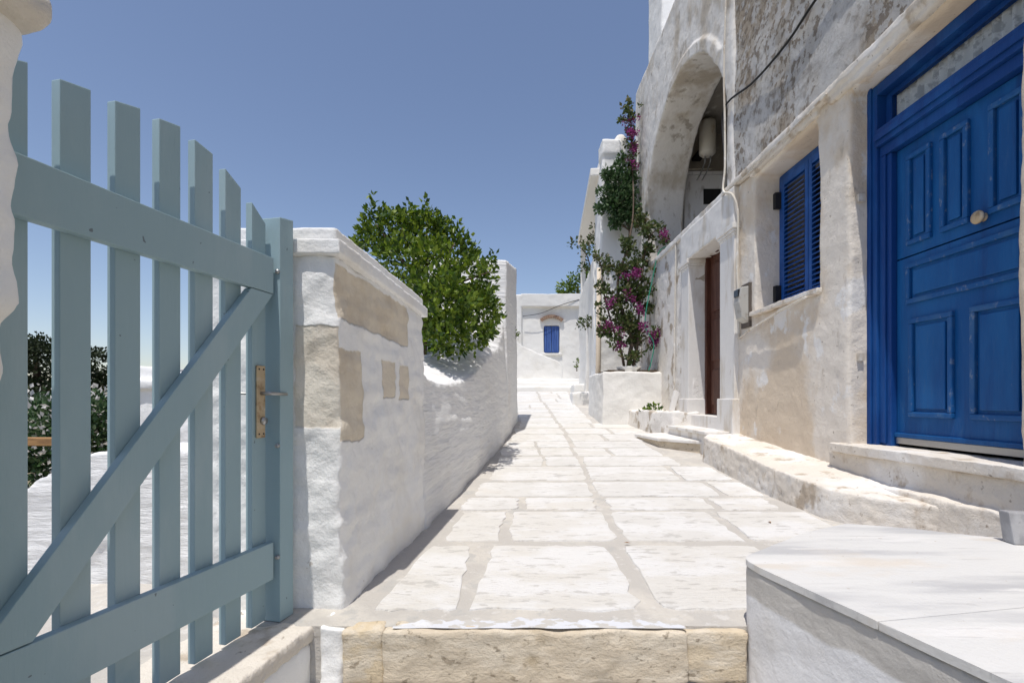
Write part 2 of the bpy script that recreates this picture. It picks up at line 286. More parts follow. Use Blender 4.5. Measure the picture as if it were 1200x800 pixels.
curtain = mat("lace_curtain", (0.62, 0.63, 0.64), 0.9, [((0.36, 0.37, 0.39), 11, 0.50, 0.57, (1, 1, 1.3), 3, .8), ((0.72, 0.72, 0.72), 25, 0.55, 0.62, (1, 1, 1), 4, .8)])
rustw = mat("rust_streak", (0.66, 0.57, 0.46), 0.9, [((0.48, 0.35, 0.23), 4, 0.5, 0.68, (1, 1, .25), 8, .8)], [(20, 0.005)])
grime = mat("dirty_mortar", (0.52, 0.46, 0.38), 0.95, [((0.60, 0.57, 0.52), 8, .48, .62, (1, 1, 1), 8), ((0.24, 0.19, 0.14), 14, .56, .68, (1, 1, 1), 6, .8)], [(20, .02)])
soil = mat("dark_soil", (0.10, 0.07, 0.045), 0.95, bumps=[(25, 0.03)])
glassm = bpy.data.materials.new("window_glass"); glassm.use_nodes = True
_b = glassm.node_tree.nodes["Principled BSDF"]; _b.inputs["Base Color"].default_value = (.95, .97, .97, 1); _b.inputs["Roughness"].default_value = 0.03; _b.inputs["Transmission Weight"].default_value = 1.0; _b.inputs["IOR"].default_value = 1.1
plasticg = mat("meter_grey", (0.46, 0.45, 0.42), 0.6, [((0.36, 0.33, 0.29), 12, 0.52, 0.66)])
darkglass = mat("dark_pane", (0.025, 0.027, 0.03), 0.15, spec=.5)
woodw = mat("white_painted_wood", (0.82, 0.82, 0.83), 0.6, [((0.52, 0.50, 0.48), 9, 0.55, 0.68, (1, 1, .3))], [(30, 0.001)])
heaterm = mat("heater_enamel", (0.66, 0.63, 0.56), 0.5, [((0.48, 0.40, 0.28), 7, 0.55, 0.7, (1, 1, .5))])
timber = mat("weathered_timber", (0.40, 0.23, 0.10), 0.8, [((0.26, 0.15, 0.07), 12, 0.45, 0.6, (.3, 3, 3))])
recess_d = mat("dark_board", (0.12, 0.10, 0.085), 0.9)  # flat dark tone, painted shade of the recess behind the meter
twig = mat("vine_twig", (0.11, 0.08, 0.06), 0.9, [((0.20, 0.16, 0.12), 14, .5, .65, (1, 1, .3))], [(40, .01)])

# ------------------------------------------------------------------ terrain and street
def zst(Y): return float(np.interp(Y, [0, 1.85, 4, 8, 12, 15.6, 30], [0, 0, .08, .38, .75, 1.12, 1.12]))
g = bmesh.new(); xs = [-3000, -400, -60, -12, -1.4, 3.4, 8, 60, 400, 3000]; ys = [-3000, -300, -20, -2, 1, 4, 8, 12, 16, 26, 60, 400, 3000]
gv = [[g.verts.new((x, y, -0.9 if y < 1 else (-0.62 if x < -1.3 else min(zst(y), 1.1) - 0.35))) for x in xs] for y in ys]
for j in range(len(ys) - 1):
    for i in range(len(xs) - 1): g.faces.new((gv[j][i], gv[j][i + 1], gv[j + 1][i + 1], gv[j + 1][i]))
tag(build("ground", g, earth), kind="structure")

street_e = bpy.data.objects.new("tmp0", None)
bm = bmesh.new(); n = 56; rows = []
for j in range(n + 1):
    Y = 1.86 + (15.75 - 1.86) * (j / n) ** 1.3
    xa, xb = float(np.interp(Y, [1.86, 7, 9, 16], [-1.0, -.6, -.2, -.6])), 2.72
    rows.append([bm.verts.new((xa + (xb - xa) * i / 14, Y, zst(Y) + 0.003 * noise.noise(Vector((i * .9, Y * 2, 0))))) for i in range(15)])
for j in range(n):
    for i in range(14): bm.faces.new((rows[j][i], rows[j][i + 1], rows[j + 1][i + 1], rows[j + 1][i]))
fr = rows[0]; lowr = [bm.verts.new((v.co.x, v.co.y, -0.6)) for v in fr]
for i in range(14): bm.faces.new((lowr[i], lowr[i + 1], fr[i + 1], fr[i]))
street = build("street", bm, mortar, smooth=False, origin=(0.8, 1.86, 0)); tag(street, kind="structure")

def slab(corners, th=0.011, seedv=0):
    """one paving stone: ragged outline, slightly domed top, sunk in the mortar"""
    rnd = random.Random(seedv); out = []
    c = [Vector(q) for q in corners]; cc = sum(c, Vector()) / 4; gx = .014; K = 9 if cc.y < 5 else 5
    c = [p + Vector((gx if p.x > cc.x else -gx, gx if p.y > cc.y else -gx, 0)) for p in c]
    for i in range(4):
        a, b = c[i], c[(i + 1) % 4]; k = K
        for j in range(k):
            t = j / k; p = a.lerp(b, t)
            if j == 0: p = p.lerp((c[(i + 1) % 4] + c[i - 1]) / 2, rnd.uniform(.015, .06))
            e = (b - a).normalized(); nrm = Vector((-e.y, e.x, 0))
            out.append(p + nrm * (rnd.uniform(-.010, .014) + .018 * noise.noise(Vector((p.x * 9, p.y * 9, seedv)))) + e * rnd.uniform(-.01, .01))
    cen = sum(out, Vector()) / len(out); bm = bmesh.new()
    def zz(p, h): return Vector((p.x, p.y, zst(p.y) + h))
    th = th * rnd.uniform(.5, 1.0)
    o = [bm.verts.new(zz(p, -.004)) for p in out]; m1 = [bm.verts.new(zz(p.lerp(cen, .012), th * .75)) for p in out]
    m2 = [bm.verts.new(zz(p.lerp(cen, .05), th)) for p in out]; ct = bm.verts.new(zz(cen, th + .002)); L = len(out)
    for i in range(L):
        k = (i + 1) % L; bm.faces.new((o[i], o[k], m1[k], m1[i])); bm.faces.new((m1[i], m1[k], m2[k], m2[i])); bm.faces.new((m2[i], m2[k], ct))
    return bm
def row(y0, y1, spans, k):
    for i, (xa, xb, *q) in enumerate(spans):
        s0, s1 = q if q else (0, 0)
        build("paving_stone", slab([(xa, y0, 0), (xb, y0, 0), (xb + s1, y1, 0), (xa + s0, y1, 0)], seedv=k * 31 + i), stone, street)
def lwall(Y): return float(np.interp(Y, [1.96, 3.1, 4, 5, 6, 7, 8, 9], [-.70, -.53, -.44, -.31, -.19, -.08, .03, .11]))
row(2.0, 2.74, [(-.56, -.245, .10, -.0), (-.17, .53, .08, .0), (.63, 1.28, .02, .1)], 1)
row(2.85, 3.46, [(-.40, -.09, .06, .03), (.0, .62, .02, .02), (.70, 1.37, .02, .02), (1.45, 2.08, .03, .03)], 2)
row(3.54, 3.87, [(-.38, .02, .05, .03), (.11, .61, .01, .03), (.74, 1.50, .02, .02), (1.58, 1.98, .02, .05)], 3)
row(3.95, 4.40, [(-.30, .66, .04, .02), (.73, 1.73, .02, .01), (1.80, 2.08, 0, 0)], 4)
row(4.50, 5.05, [(-.20, .69, .04, .03), (.76, 1.58, .03, .02), (1.65, 2.07, .02, .0)], 5)
row(5.13, 5.60, [(-.16, .32, .02, .02), (.38, .72, .02, .02), (.80, 1.82, .02, .02)], 6)
Y = 5.68; k = 7; rr = random.Random(3)
while Y < 15.3:
    d = rr.uniform(.42, .66) * (1 + (Y - 5) * .035); y1 = min(Y + d, 15.45)
    xl = (lwall(Y) if Y < 9 else .05 - (Y - 9) * .02) + .10; xr = float(np.interp(Y, [5, 6, 7, 8.3, 8.5, 12, 16], [2.05, 1.75, 2.15, 2.2, 1.5, 1.62, 1.9])) - .05
    cj = float(np.interp(Y, [5, 7.6, 14.5], [.74, .84, .78])) + rr.uniform(-.03, .03); sp = []
    if rr.random() < .4 and cj - xl > .5:
        m = xl + (cj - xl) * rr.uniform(.4, .6); sp += [(xl, m - .03), (m + .03, cj - .05)]
    else: sp += [(xl, cj - .05)]
    if xr - cj > .8 and rr.random() < .75:
        m = cj + (xr - cj) * rr.uniform(.4, .65); sp += [(cj + .03, m - .03), (m + .04, xr)]
    else: sp += [(cj + .03, xr)]
    row(Y, y1, sp, k); Y = y1 + .075; k += 1

# front step: face stones, painted nosing, lower treads
for i, (xa, xb, zt, yy) in enumerate([(-.655, -.49, -.002, 1.858), (-.492, .672, -.004, 1.852), (.671, .90, -.008, 1.864)]):
    bm = bmesh.new(); box(bm, xa, xb, yy - .03, yy + .06, -.215, zt)
    voxel("step_stone", bm, 0.012, riser, street, amps=((.010, 5), (.007, 17)))
bm = bmesh.new(); q1, q2 = [], []; rn = random.Random(5)
for i in range(91):
    xx = -.46 + 1.13 * i / 90; e = min(1, i / 8, (90 - i) / 8)
    q1.append(bm.verts.new((xx, 1.836 + .010 * noise.noise(Vector((xx * 8, 1, 0))), .0045))); q2.append(bm.verts.new((xx, 1.85 + e * (.052 + .05 * noise.noise(Vector((xx * 5, 0, 3))) + .035 * noise.noise(Vector((xx * 19, 0, 3))) + rn.uniform(-.006, .006)), .0055)))
for i in range(90):
    bm.faces.new((q1[i], q1[i + 1], q2[i + 1], q2[i]))
build("painted_nosing", bm, paintw, street, True)
st = bmesh.new()
for i in range(5):
    box(st, -1.3, 1.1, 1.80 - .42 * (i + 1) - .04, 1.84 - .42 * i, -.9, -.20 - .19 * i - .02)
tag(build("lower_steps", st, mortar, bev=.01), kind="structure")
for i in range(2):
    for (xa, xb) in ((-.66, .05), (.10, .86)):
        bm = bmesh.new(); box(bm, xa, xb, 1.40 - .42 * i, 1.80 - .42 * i, -.24 - .19 * i, -.205 - .19 * i); build("tread_stone", bm, stone, bpy.data.objects["lower_steps"], bev=.012)

# ------------------------------------------------------------------ gate side (left)
D = Vector((.2095, .9778, 0)); NN = Vector((.9778, -.2095, 0)); P0 = Vector((-.961, 1.88, 0))
def G(t, o, z): return P0 - D * t + NN * o + Vector((0, 0, z))
def gbox(bm, t0, t1, o0, o1, z0, z1, z1b=None):
    z1b = z1 if z1b is None else z1b
    hexa(bm, [G(t0, o0, z0), G(t1, o0, z0), G(t1, o1, z0), G(t0, o1, z0), G(t0, o0, z1), G(t1, o0, z1b), G(t1, o1, z1b), G(t0, o1, z1)])
gate = thing("picket_gate", G(.48, 0, 0.015), "grey-blue wooden picket gate with diagonal brace and arched top", "gate")
tops = [1.585, 1.665, 1.72, 1.737, 1.715, 1.685, 1.66, 1.62]
for i, t in enumerate([.010, .136, .261, .385, .515, .648, .785, .905]):
    bm = bmesh.new(); wd = .072; tp = tops[i]; nx = tops[min(i + 1, 7)]
    gbox(bm, t, t + wd, -.029, -.001, .02, tp - (nx - tp) * .2, tp + (nx - tp) * .5)
    build("picket", bm, gatem, gate, bev=.003)
for z0, z1, nm in ((1.295, 1.435, "upper_rail"), (.180, .325, "lower_rail")):
    bm = bmesh.new(); gbox(bm, .004, .975, .0, .030, z0, z1); build(nm, bm, gatem, gate, bev=.003)
bm = bmesh.new()
a, b = Vector((.035, 1.292)), Vector((.86, .328)); hw = .05
pts = [(a.x - .03, a.y - .0), (a.x + .085, a.y), (b.x + .05, b.y + .0), (b.x - .065, b.y)]
A = [bm.verts.new(G(p[0], .0005, p[1])) for p in pts]; B = [bm.verts.new(G(p[0], .0285, p[1])) for p in pts]
bm.faces.new(A); bm.faces.new(B[::-1])
for i in range(4): bm.faces.new((A[i], B[i], B[(i + 1) % 4], A[(i + 1) % 4]))
build("diagonal_brace", bm, gatem, gate, bev=.002)
bm = bmesh.new(); gbox(bm, .022, .066, .0, .008, .735, 1.012); lp = build("lock_plate", bm, brass, gate, bev=.003, seg=3)
bm = bmesh.new(); tube(bm, [G(.045, .006, .905), G(.045, .045, .905), G(.038, .05, .905), G(-.045, .05, .903)], [.007, .007, .007, .006], 10); build("lever_handle", bm, metal, lp, True)
bm = bmesh.new(); tube(bm, [G(.036, .007, .80), G(.036, .020, .80)], [.016, .014], 14); build("lock_cylinder", bm, metal, lp, True)
for zz in (.75, .998):
    for tt in (.033, .056):
        bm = bmesh.new(); tube(bm, [G(tt, .0075, zz), G(tt, .0095, zz)], .0035, 8); build("screw", bm, ironm, lp)
bm = bmesh.new(); tube(bm, [G(.045, -.03, .905), G(.045, -.06, .905), G(.12, -.062, .905)], .006, 8); build("inner_handle", bm, metal, gate, True)
post = thing("gate_post", G(-.05, .01, 0), "grey-blue wooden latch post fixed to the whitewashed gate pier", "post")
bm = bmesh.new(); gbox(bm, -.012, -.092, -.055, .046, .005, 1.60, 1.615); build("post_shaft", bm, gatem, post, bev=.004)
for zz in (.262, .70, 1.385):
    bm = bmesh.new(); tube(bm, [G(-.013, .036, zz), G(-.004, .036, zz)], [.010, .008], 12); build("bolt", bm, metal, post, True)

# hinge pier at the left edge of the view
pier2 = thing("hinge_pier", (-1.25, .72, -.5), "rough whitewashed hinge pier with projecting stone cap", "pier")
bm = bmesh.new()
for z0, z1, x1 in ((-.6, .72, -1.06), (.66, .95, -1.03), (.9, 1.12, -.985), (1.06, 1.62, -.958)): box(bm, -1.55, x1, .50, .925, z0, z1)
voxel("pier_body", bm, .014, white, pier2, amps=((.02, 5), (.010, 12), (.004, 30)))
bm = bmesh.new(); prism(bm, [(-1.6, 1.605), (-.925, 1.605), (-.905, 1.635), (-.915, 1.675), (-.96, 1.70), (-1.6, 1.735)], .46, .945, 'y')
voxel("pier_cap", bm, .012, ledgem, pier2, amps=((.010, 6), (.006, 20)))

# latch pier
pier = thing("gate_pier", (-.95, 2.5, 0), "whitewashed gate pier with bare plaster patches and moulded white cap", "pier")
bm = bmesh.new()
def ppoly(z0, z1, ex):
    hexa(bm, [(-1.30, 2.0, z0), (-.70 + ex, 2.0, z0), (-.555 + ex, 3.10, z0), (-1.25, 3.10, z0), (-1.30, 2.0, z1), (-.735, 2.0, z1), (-.575, 3.10, z1 - (.06 if z1 > 1 else 0)), (-1.25, 3.10, z1 - (.06 if z1 > 1 else 0))])
ppoly(-.5, 1.49, .0)
voxel("pier_body", bm, .014, pierm, pier, amps=((.012, 3), (.011, 9), (.006, 20)), ripple=(.006, 1.5, 18))
for z0, z1, e in ((1.485, 1.548, .024), (1.545, 1.603, -.002)):
    bm = bmesh.new(); dz = .07
    hexa(bm, [(-1.20 - e, 2.0 - e, z0), (-.735 + e, 2.0 - e, z0), (-.575 + e, 3.11 + e, z0 - dz), (-1.25, 3.11 + e, z0 - dz), (-1.20 - e, 2.0 - e, z1), (-.735 + e, 2.0 - e, z1), (-.575 + e, 3.11 + e, z1 - dz), (-1.25, 3.11 + e, z1 - dz)])
    voxel("cap_moulding", bm, .008, white, pier, amps=((.003, 6), (.0015, 20)))
# gate sill and the whitewashed cheek below it
bm = bmesh.new(); hexa(bm, [G(-.12, -.22, -.06), G(1.1, -.22, -.06), G(1.1, .19, -.06), G(-.06, .19, -.06), G(-.12, -.22, .0), G(1.1, -.22, .0), G(1.1, .19, .0), G(-.06, .19, .0)])
tag(voxel("gate_sill", bm, .012, ledgem, amps=((.006, 5), (.004, 18))), "worn cream stone sill under the picket gate", "sill")
bm = bmesh.new(); hexa(bm, [G(-.20, -.30, -.9), G(1.4, -.30, -.9), G(1.4, .18, -.9), G(-.03, .18, -.9), G(-.20, -.30, -.05), G(1.4, -.30, -.05), G(1.4, .18, -.05), G(-.03, .18, -.05)])
tag(voxel("stair_cheek", bm, .02, white, amps=((.015, 4), (.006, 15))), "whitewashed cheek wall below the gate sill beside the steps", "wall")
bm = bmesh.new(); prism(bm, [(-.745, 1.84), (-.665, 1.845), (-.62, 1.90), (-.60, 2.1), (-.76, 2.1)], -.7, .004); tag(voxel("limewash_mound", bm, .012, white, amps=((.015, 6), (.008, 16))), "thick limewash fillet at the foot of the gate pier beside the step", "wall")

# yard behind the gate
bm = bmesh.new(); prism(bm, [(-1.2, .2), (-6, .2), (-6, 2.5), (-.9, 2.5), (-.9, 2.1)], -.6, -.03); tag(build("yard_floor", bm, mortar), kind="structure")
bm = bmesh.new(); prism(bm, [(-3.6, -.05), (-2.95, .15), (-2.46, .40), (-2.32, .50), (-2.11, .61), (-1.9, .635), (-1.15, .63), (-1.15, -.6), (-3.6, -.6)], 2.36, 2.75, 'y')
tag(voxel("yard_parapet", bm, .02, white_rip, amps=((.02, 2), (.012, 8), (.006, 18)), ripple=(.0, 1, 10)), "low brushed whitewash parapet with sloping end behind the gate", "wall")
bm = bmesh.new(); box(bm, -3.98, -3.62, 4.9, 5.4, -.62, 1.0); box(bm, -4.03, -3.57, 4.85, 5.45, .98, 1.08); box(bm, -3.95, -3.65, 4.93, 5.37, 1.06, 1.22)
tag(voxel("white_chimney", bm, .02, white, amps=((.012, 4), (.005, 14))), "stepped white chimney rising beyond the yard parapet", "chimney")
bm = bmesh.new(); box(bm, -3.45, -2.95, 4.6, 5.0, -.62, 1.15); tag(voxel("white_gatepost", bm, .02, white, amps=((.02, 3), (.008, 12))), "square whitewashed pillar between chimney and gate pier", "pillar")
bm = bmesh.new(); box(bm, -6.4, -4.6, 5.1, 5.18, .38, .47); fe = thing("timber_rail", (-5.5, 5.14, -.62), "weathered brown timber rail before the flowering oleander", "fence"); build("rail", bm, timber, fe, bev=.01)
for xx in (-6.2, -4.8):
    bm = bmesh.new(); box(bm, xx, xx + .08, 5.19, 5.27, -.62, .5); build("rail_post", bm, timber, fe, bev=.008)

# ------------------------------------------------------------------ left garden wall
gw = thing("garden_wall", (-.6, 6, .1), "long brushed whitewash garden wall with scooped top ending in a tall white block", "wall")
bm = bmesh.new()
S = [(3.06, -.56, 1.14, 1.22), (3.35, -.54, 1.02, 1.20), (3.8, -.48, .99, 1.16), (4.3, -.415, 1.03, 1.2), (5.0, -.315, 1.17, 1.35), (5.8, -.22, 1.36, 1.7), (6.5, -.145, 1.56, 2.1), (7.0, -.085, 1.82, 2.5), (7.25, -.06, 2.2, 2.9)]
ring = []
for (Y, x, zf, zb) in S:
    xt = x - .05
    ring.append([bm.verts.new(p) for p in ((x + .03, Y, zst(Y) - .4), (x, Y, zst(Y) + .3), (xt, Y, zf), (xt - .45, Y, zb), (xt - .75, Y, zb), (xt - .75, Y, -.5))])
for i in range(len(ring) - 1):
    for k in range(6): bm.faces.new((ring[i][k], ring[i][(k + 1) % 6], ring[i + 1][(k + 1) % 6], ring[i + 1][k]))
bm.faces.new(ring[0]); bm.faces.new(ring[-1][::-1])
voxel("wall_run", bm, .022, white_rip, gw, amps=((.025, 1.6), (.008, 7)), ripple=(.010, 1.2, 16))
bm = bmesh.new(); hexa(bm, [(-1.5, 7.1, 0), (-.06, 7.1, 0), (.115, 9.0, 0), (-1.5, 9.0, 0), (-1.5, 7.1, 3.02), (-.085, 7.1, 2.94), (.085, 9.0, 3.34), (-1.5, 9.0, 3.34)])
voxel("end_block", bm, .03, white_rip, gw, amps=((.02, 1.6), (.008, 6)), ripple=(.005, 1.2, 13))

# ------------------------------------------------------------------ leaves
def leaves(name, clumps, mat_, parent, size, dens, shell=.55, up=.35, flat=1.0):
    """clumps: (centre, radius (x,y,z)); folded four-point leaves through the volume, denser near the skin"""
    Vv = []; Ff = []; base = 0
    for c, r in clumps:
        r = np.array(r if hasattr(r, '__len__') else (r, r, r)); nn = int(8 * dens * (r[0] * r[1] + r[1] * r[2] + r[0] * r[2]) / 3 / size ** 2)
        d = np.random.normal(size=(nn, 3)); d /= np.linalg.norm(d, axis=1)[:, None]
        rad = shell + (1.04 - shell) * np.random.rand(nn) ** .6
        lump = np.array([noise.noise(Vector(q * 2.2 + np.array(c) * 3.1)) for q in d]) * .55 + 1
        p = np.array(c) + d * r * (rad * lump)[:, None]
        ax = d * .8 + np.random.normal(size=(nn, 3)) * .65 + np.array((0, 0, up)); ax /= np.linalg.norm(ax, axis=1)[:, None]
        nr = np.cross(ax, np.random.normal(size=(nn, 3))); nr /= np.linalg.norm(nr, axis=1)[:, None]
        bi = np.cross(nr, ax); s = size * (.6 + .8 * np.random.rand(nn))[:, None]
        q = np.stack([p, p + ax * s * .45 + bi * s * .31 + nr * s * .08, p + ax * s, p + ax * s * .45 - bi * s * .31 + nr * s * .08], 1)
        Vv.append(q.reshape(-1, 3)); Ff.append((np.arange(nn * 4).reshape(-1, 4) + base)); base += nn * 4
    V = np.concatenate(Vv); Fa = np.concatenate(Ff); tri = np.concatenate([Fa[:, [0, 1, 2]], Fa[:, [0, 2, 3]]])
    me = bpy.data.meshes.new(name); me.from_pydata(V.tolist(), [], tri.tolist())
    return tag(finish(name, me, mat_, parent), kind="stuff")
def limbs(name, paths, mat_, parent):
    for i, (pts, r0, r1) in enumerate(paths):
        bm = bmesh.new(); q = smooth_path(pts, 4); tube(bm, q, [r0 + (r1 - r0) * k / (len(q) - 1) for k in range(len(q))], 7)
        build(name if i == 0 or name == "stem" else "branch", bm, mat_, parent, True)
def clump(px, py, r, Y, ry=1.0):
    c = P(px, py, Y); rr_ = r / F * Y; return (tuple(c), (rr_, rr_ * ry, rr_))

hedge = thing("garden_shrub", (-1.0, 5.0, -.4), "dense glossy green shrub spilling over the whitewashed garden wall", "shrub")
hc = [(445, 278, 20, 5.3), (468, 275, 26, 5.2), (500, 280, 26, 5.3), (530, 300, 24, 5.6), (474, 305, 28, 4.9), (505, 318, 34, 4.8), (545, 335, 32, 5.3), (520, 362, 34, 4.7), (556, 372, 26, 5.2), (528, 392, 26, 4.6), (555, 392, 18, 5.0), (512, 345, 28, 4.5), (565, 350, 16, 5.5), (513, 398, 15, 4.5)]
HC = [clump(*q, 1.15) for q in hc]
for q in list(hc):
    for _ in range(7):
        a = random.uniform(0, 6.28); px, py = q[0] + math.cos(a) * q[2] * .95, q[1] + math.sin(a) * q[2] * .95 * (1 if math.sin(a) < 0 else .6)
        HC.append(clump(px, py, random.uniform(5, 10), q[3] + random.uniform(-.35, .3)))
for (px, py, l, Yq) in ((434, 256, 26, 5.2), (447, 255, 12, 5.3), (478, 262, 24, 5.2), (499, 258, 24, 5.3), (488, 258, 12, 5.1), (533, 276, 16, 5.6), (544, 296, 14, 5.6), (574, 312, 14, 5.8), (421, 286, 8, 5.2), (462, 258, 12, 5.2), (515, 268, 14, 5.4), (427, 270, 12, 5.2), (508, 262, 12, 5.1), (556, 300, 12, 5.7), (470, 258, 10, 5.3), (524, 272, 10, 5.5), (563, 318, 14, 5.6)):
    for j in range(6): HC.append(clump(px + random.uniform(-2, 2) + (l * .25 if px > 540 else 0) * j / 5, py + 4 - (l + 4) * j / 5, 5.6 - .5 * j, Yq))
leaves("foliage", HC, leafm, hedge, .060, 2.8, .58)
limbs("trunk", [([(-1.05, 5.1, -.4), (-1.0, 5.0, .6), P(500, 360, 5.0)], .07, .04)] + [([P(500, 390, 5.0), P(500, 350, 5.0), P(a, b, 5.1)], .03, .006) for a, b in ((440, 262), (470, 265), (500, 262), (533, 285), (560, 340), (470, 300), (535, 390), (575, 318))], bark, hedge)

def simple_plant(name, label, cat, clumps, lm, size, dens, base, trunkpaths, fl=None, grp=None):
    t = thing(name, base, label, cat, grp); leaves("foliage", clumps, lm, t, size, dens, .35)
    if trunkpaths: limbs("stem" if cat != "tree" else "trunk", trunkpaths, bark, t)
    if fl: leaves("flowers", fl[0], fl[1], t, fl[2], fl[3], .8)
    return t
# plants behind the gate
ct = []
for i in range(80):
    z = random.uniform(0, 1); ct.append((tuple(Vector((-10.6 + random.uniform(-1.6, 1.9) * (1 - .45 * z), 10.6 + random.uniform(-.8, .8), .5 + 1.55 * z))), (random.uniform(.25, .5), .35, random.uniform(.10, .18))))
simple_plant("dark_conifer", "dark layered conifer rising behind the white-flowered oleander", "tree", ct, leafd, .07, 2.4, (-10.5, 10.6, -.62), [([(-10.5, 10.6, -.62), (-10.5, 10.6, .9), (-10.6, 10.6, 2.0)], .16, .03)])
oc = [(tuple(Vector((random.uniform(-9.2, -6.0), random.uniform(7.0, 7.8), random.uniform(-.3, .75)))), random.uniform(.22, .4)) for i in range(70)]
simple_plant("oleander", "leafy oleander dotted with white blossom beyond the yard parapet", "shrub", oc, leafg, .085, 2.2, (-7.6, 7.4, -.62), [([(-7.6 + dx, 7.4, -.62), (-7.6 + dx * 2, 7.4, .3)], .04, .02) for dx in (-.6, 0, .6)],
             ([((c[0][0], c[0][1] - .12, c[0][2] + .06), c[1] * 1.08) for c in oc[:60]], whitefl, .085, .30))
simple_plant("wall_tuft", "small green tuft sprouting from the tall white wall block", "plant", [clump(603, 391, 5, 8.6), clump(605, 395, 3, 8.6)], leafm, .05, 2.2, tuple(P(601, 396, 8.6)), [([P(600, 398, 8.6), P(604, 392, 8.6)], .01, .004)])

# ------------------------------------------------------------------ right: weathered house
FX = 2.64
house = thing("weathered_house", (4.2, 4.5, -.3), "tall weathered house with blue door, shuttered window and big arched porch", "house")
bm = bmesh.new()
def hb(y0, y1, z0, z1, x0=FX, x1=3.25): box(bm, x0, x1, y0 - .02, y1 + .02, z0, z1)
hb(-1, 2.47, -.8, 3.37); hb(2.49, 3.74, -.8, .50, FX + .0); hb(2.49, 3.74, 3.285, 3.37); hb(3.76, 4.11, -.8, 3.37); hb(4.13, 5.19, -.8, 1.80); hb(4.13, 5.19, 3.285, 3.37); hb(5.21, 5.70, -.8, 3.37)
# shallow plinth swelling at the bottom of the plaster

voxel("plaster_wall", bm, .022, plaster, house, amps=((.014, 1.5), (.006, 7), (.003, 18)))
bm = bmesh.new()
hb(5.66, 5.92, -.8, 3.37); hb(5.90, 7.05, -.8, .45); hb(5.90, 7.05, 3.0, 3.37); hb(7.02, 10.25, -.8, 3.40)
voxel("peeling_wall", bm, .025, peel, house, amps=((.014, 1.5), (.007, 6), (.003, 18)))
bm = bmesh.new(); box(bm, 2.575, 3.2, -1, 5.9, 3.365, 3.43); box(bm, 2.60, 3.2, 2.3, 3.95, 3.30, 3.38); box(bm, 2.60, 3.2, 4.08, 5.24, 3.31, 3.38)
voxel("string_course", bm, .016, ledgem, house, amps=((.010, 2.5), (.007, 9), (.004, 25)))
bm = bmesh.new(); box(bm, 2.60, 3.36, 5.88, 9.32, 3.36, 3.455)
voxel("arch_sill", bm, .02, archmat, house, amps=((.012, 2.5), (.008, 9)))
bm = bmesh.new(); box(bm, FX + .02, 3.34, -1, 5.905, 3.40, 7.38); voxel("stucco_wall", bm, .03, stucco, house, amps=((.016, 1.2), (.008, 5), (.004, 16)))
bm = bmesh.new(); yc, zc, R = 7.6, 4.27, 1.7; n = 28
def bound(t):
    c, s = math.cos(t), math.sin(t); Yh = (10.25 - yc) if c > 0 else (yc - 5.86)
    k = min(Yh / abs(c) if abs(c) > 1e-6 else 1e9, (7.38 - zc) / s if s > 1e-6 else 1e9); return (yc + c * k, zc + s * k)
angs = sorted(set([math.pi * i / n for i in range(n + 1)] + [math.atan2(7.38 - zc, 10.25 - yc), math.atan2(7.38 - zc, -(yc - 5.86))]))
for a0, a1 in zip(angs[:-1], angs[1:]):
    q = [(yc + R * math.cos(a0), zc + R * math.sin(a0)), bound(a0), bound(a1), (yc + R * math.cos(a1), zc + R * math.sin(a1))]
    prism(bm, q, FX, 3.34, 'x')
box(bm, FX, 3.34, 9.3, 10.25, 3.38, 4.28); box(bm, FX, 3.34, 5.70, 5.9, 3.38, 7.38)
# raised lip round the arch
for a0, a1 in zip(angs[:-1], angs[1:]):
    q = [(yc + (R + .0) * math.cos(a0), zc + R * math.sin(a0)), (yc + (R + .17) * math.cos(a0), zc + (R + .17) * math.sin(a0)), (yc + (R + .17) * math.cos(a1), zc + (R + .17) * math.sin(a1)), (yc + R * math.cos(a1), zc + R * math.sin(a1))]
    if max(p[0] for p in q) < 9.45 and min(p[0] for p in q) > 5.95: prism(bm, q, FX - .03, FX + .1, 'x')
voxel("arched_wall", bm, .03, archmat, house, amps=((.016, 1.3), (.008, 5), (.004, 16)))
def part(name, m, *boxes, parent=house, bev=0, rough=None):
    bm = bmesh.new()
    for b_ in boxes: box(bm, *b_)
    if rough: return voxel(name, bm, rough, m, parent)
    return build(name, bm, m, parent, bev=bev)
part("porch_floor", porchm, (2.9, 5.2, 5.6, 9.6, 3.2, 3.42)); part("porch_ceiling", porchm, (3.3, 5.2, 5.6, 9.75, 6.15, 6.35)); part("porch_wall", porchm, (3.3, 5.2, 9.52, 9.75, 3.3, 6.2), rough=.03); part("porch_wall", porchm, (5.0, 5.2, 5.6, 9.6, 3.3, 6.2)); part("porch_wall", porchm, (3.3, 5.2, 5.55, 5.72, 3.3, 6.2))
part("roof", far_white, (2.68, 7.2, -1, 10.2, 7.25, 7.37)); part("rear_wall", plaster, (7.0, 7.25, -1, 10.25, -.8, 7.3)); part("side_wall", plaster, (3.2, 7.1, 10.0, 10.24, -.8, 7.3)); part("side_wall", plaster, (3.2, 7.1, -1.0, -.8, -.8, 7.3))
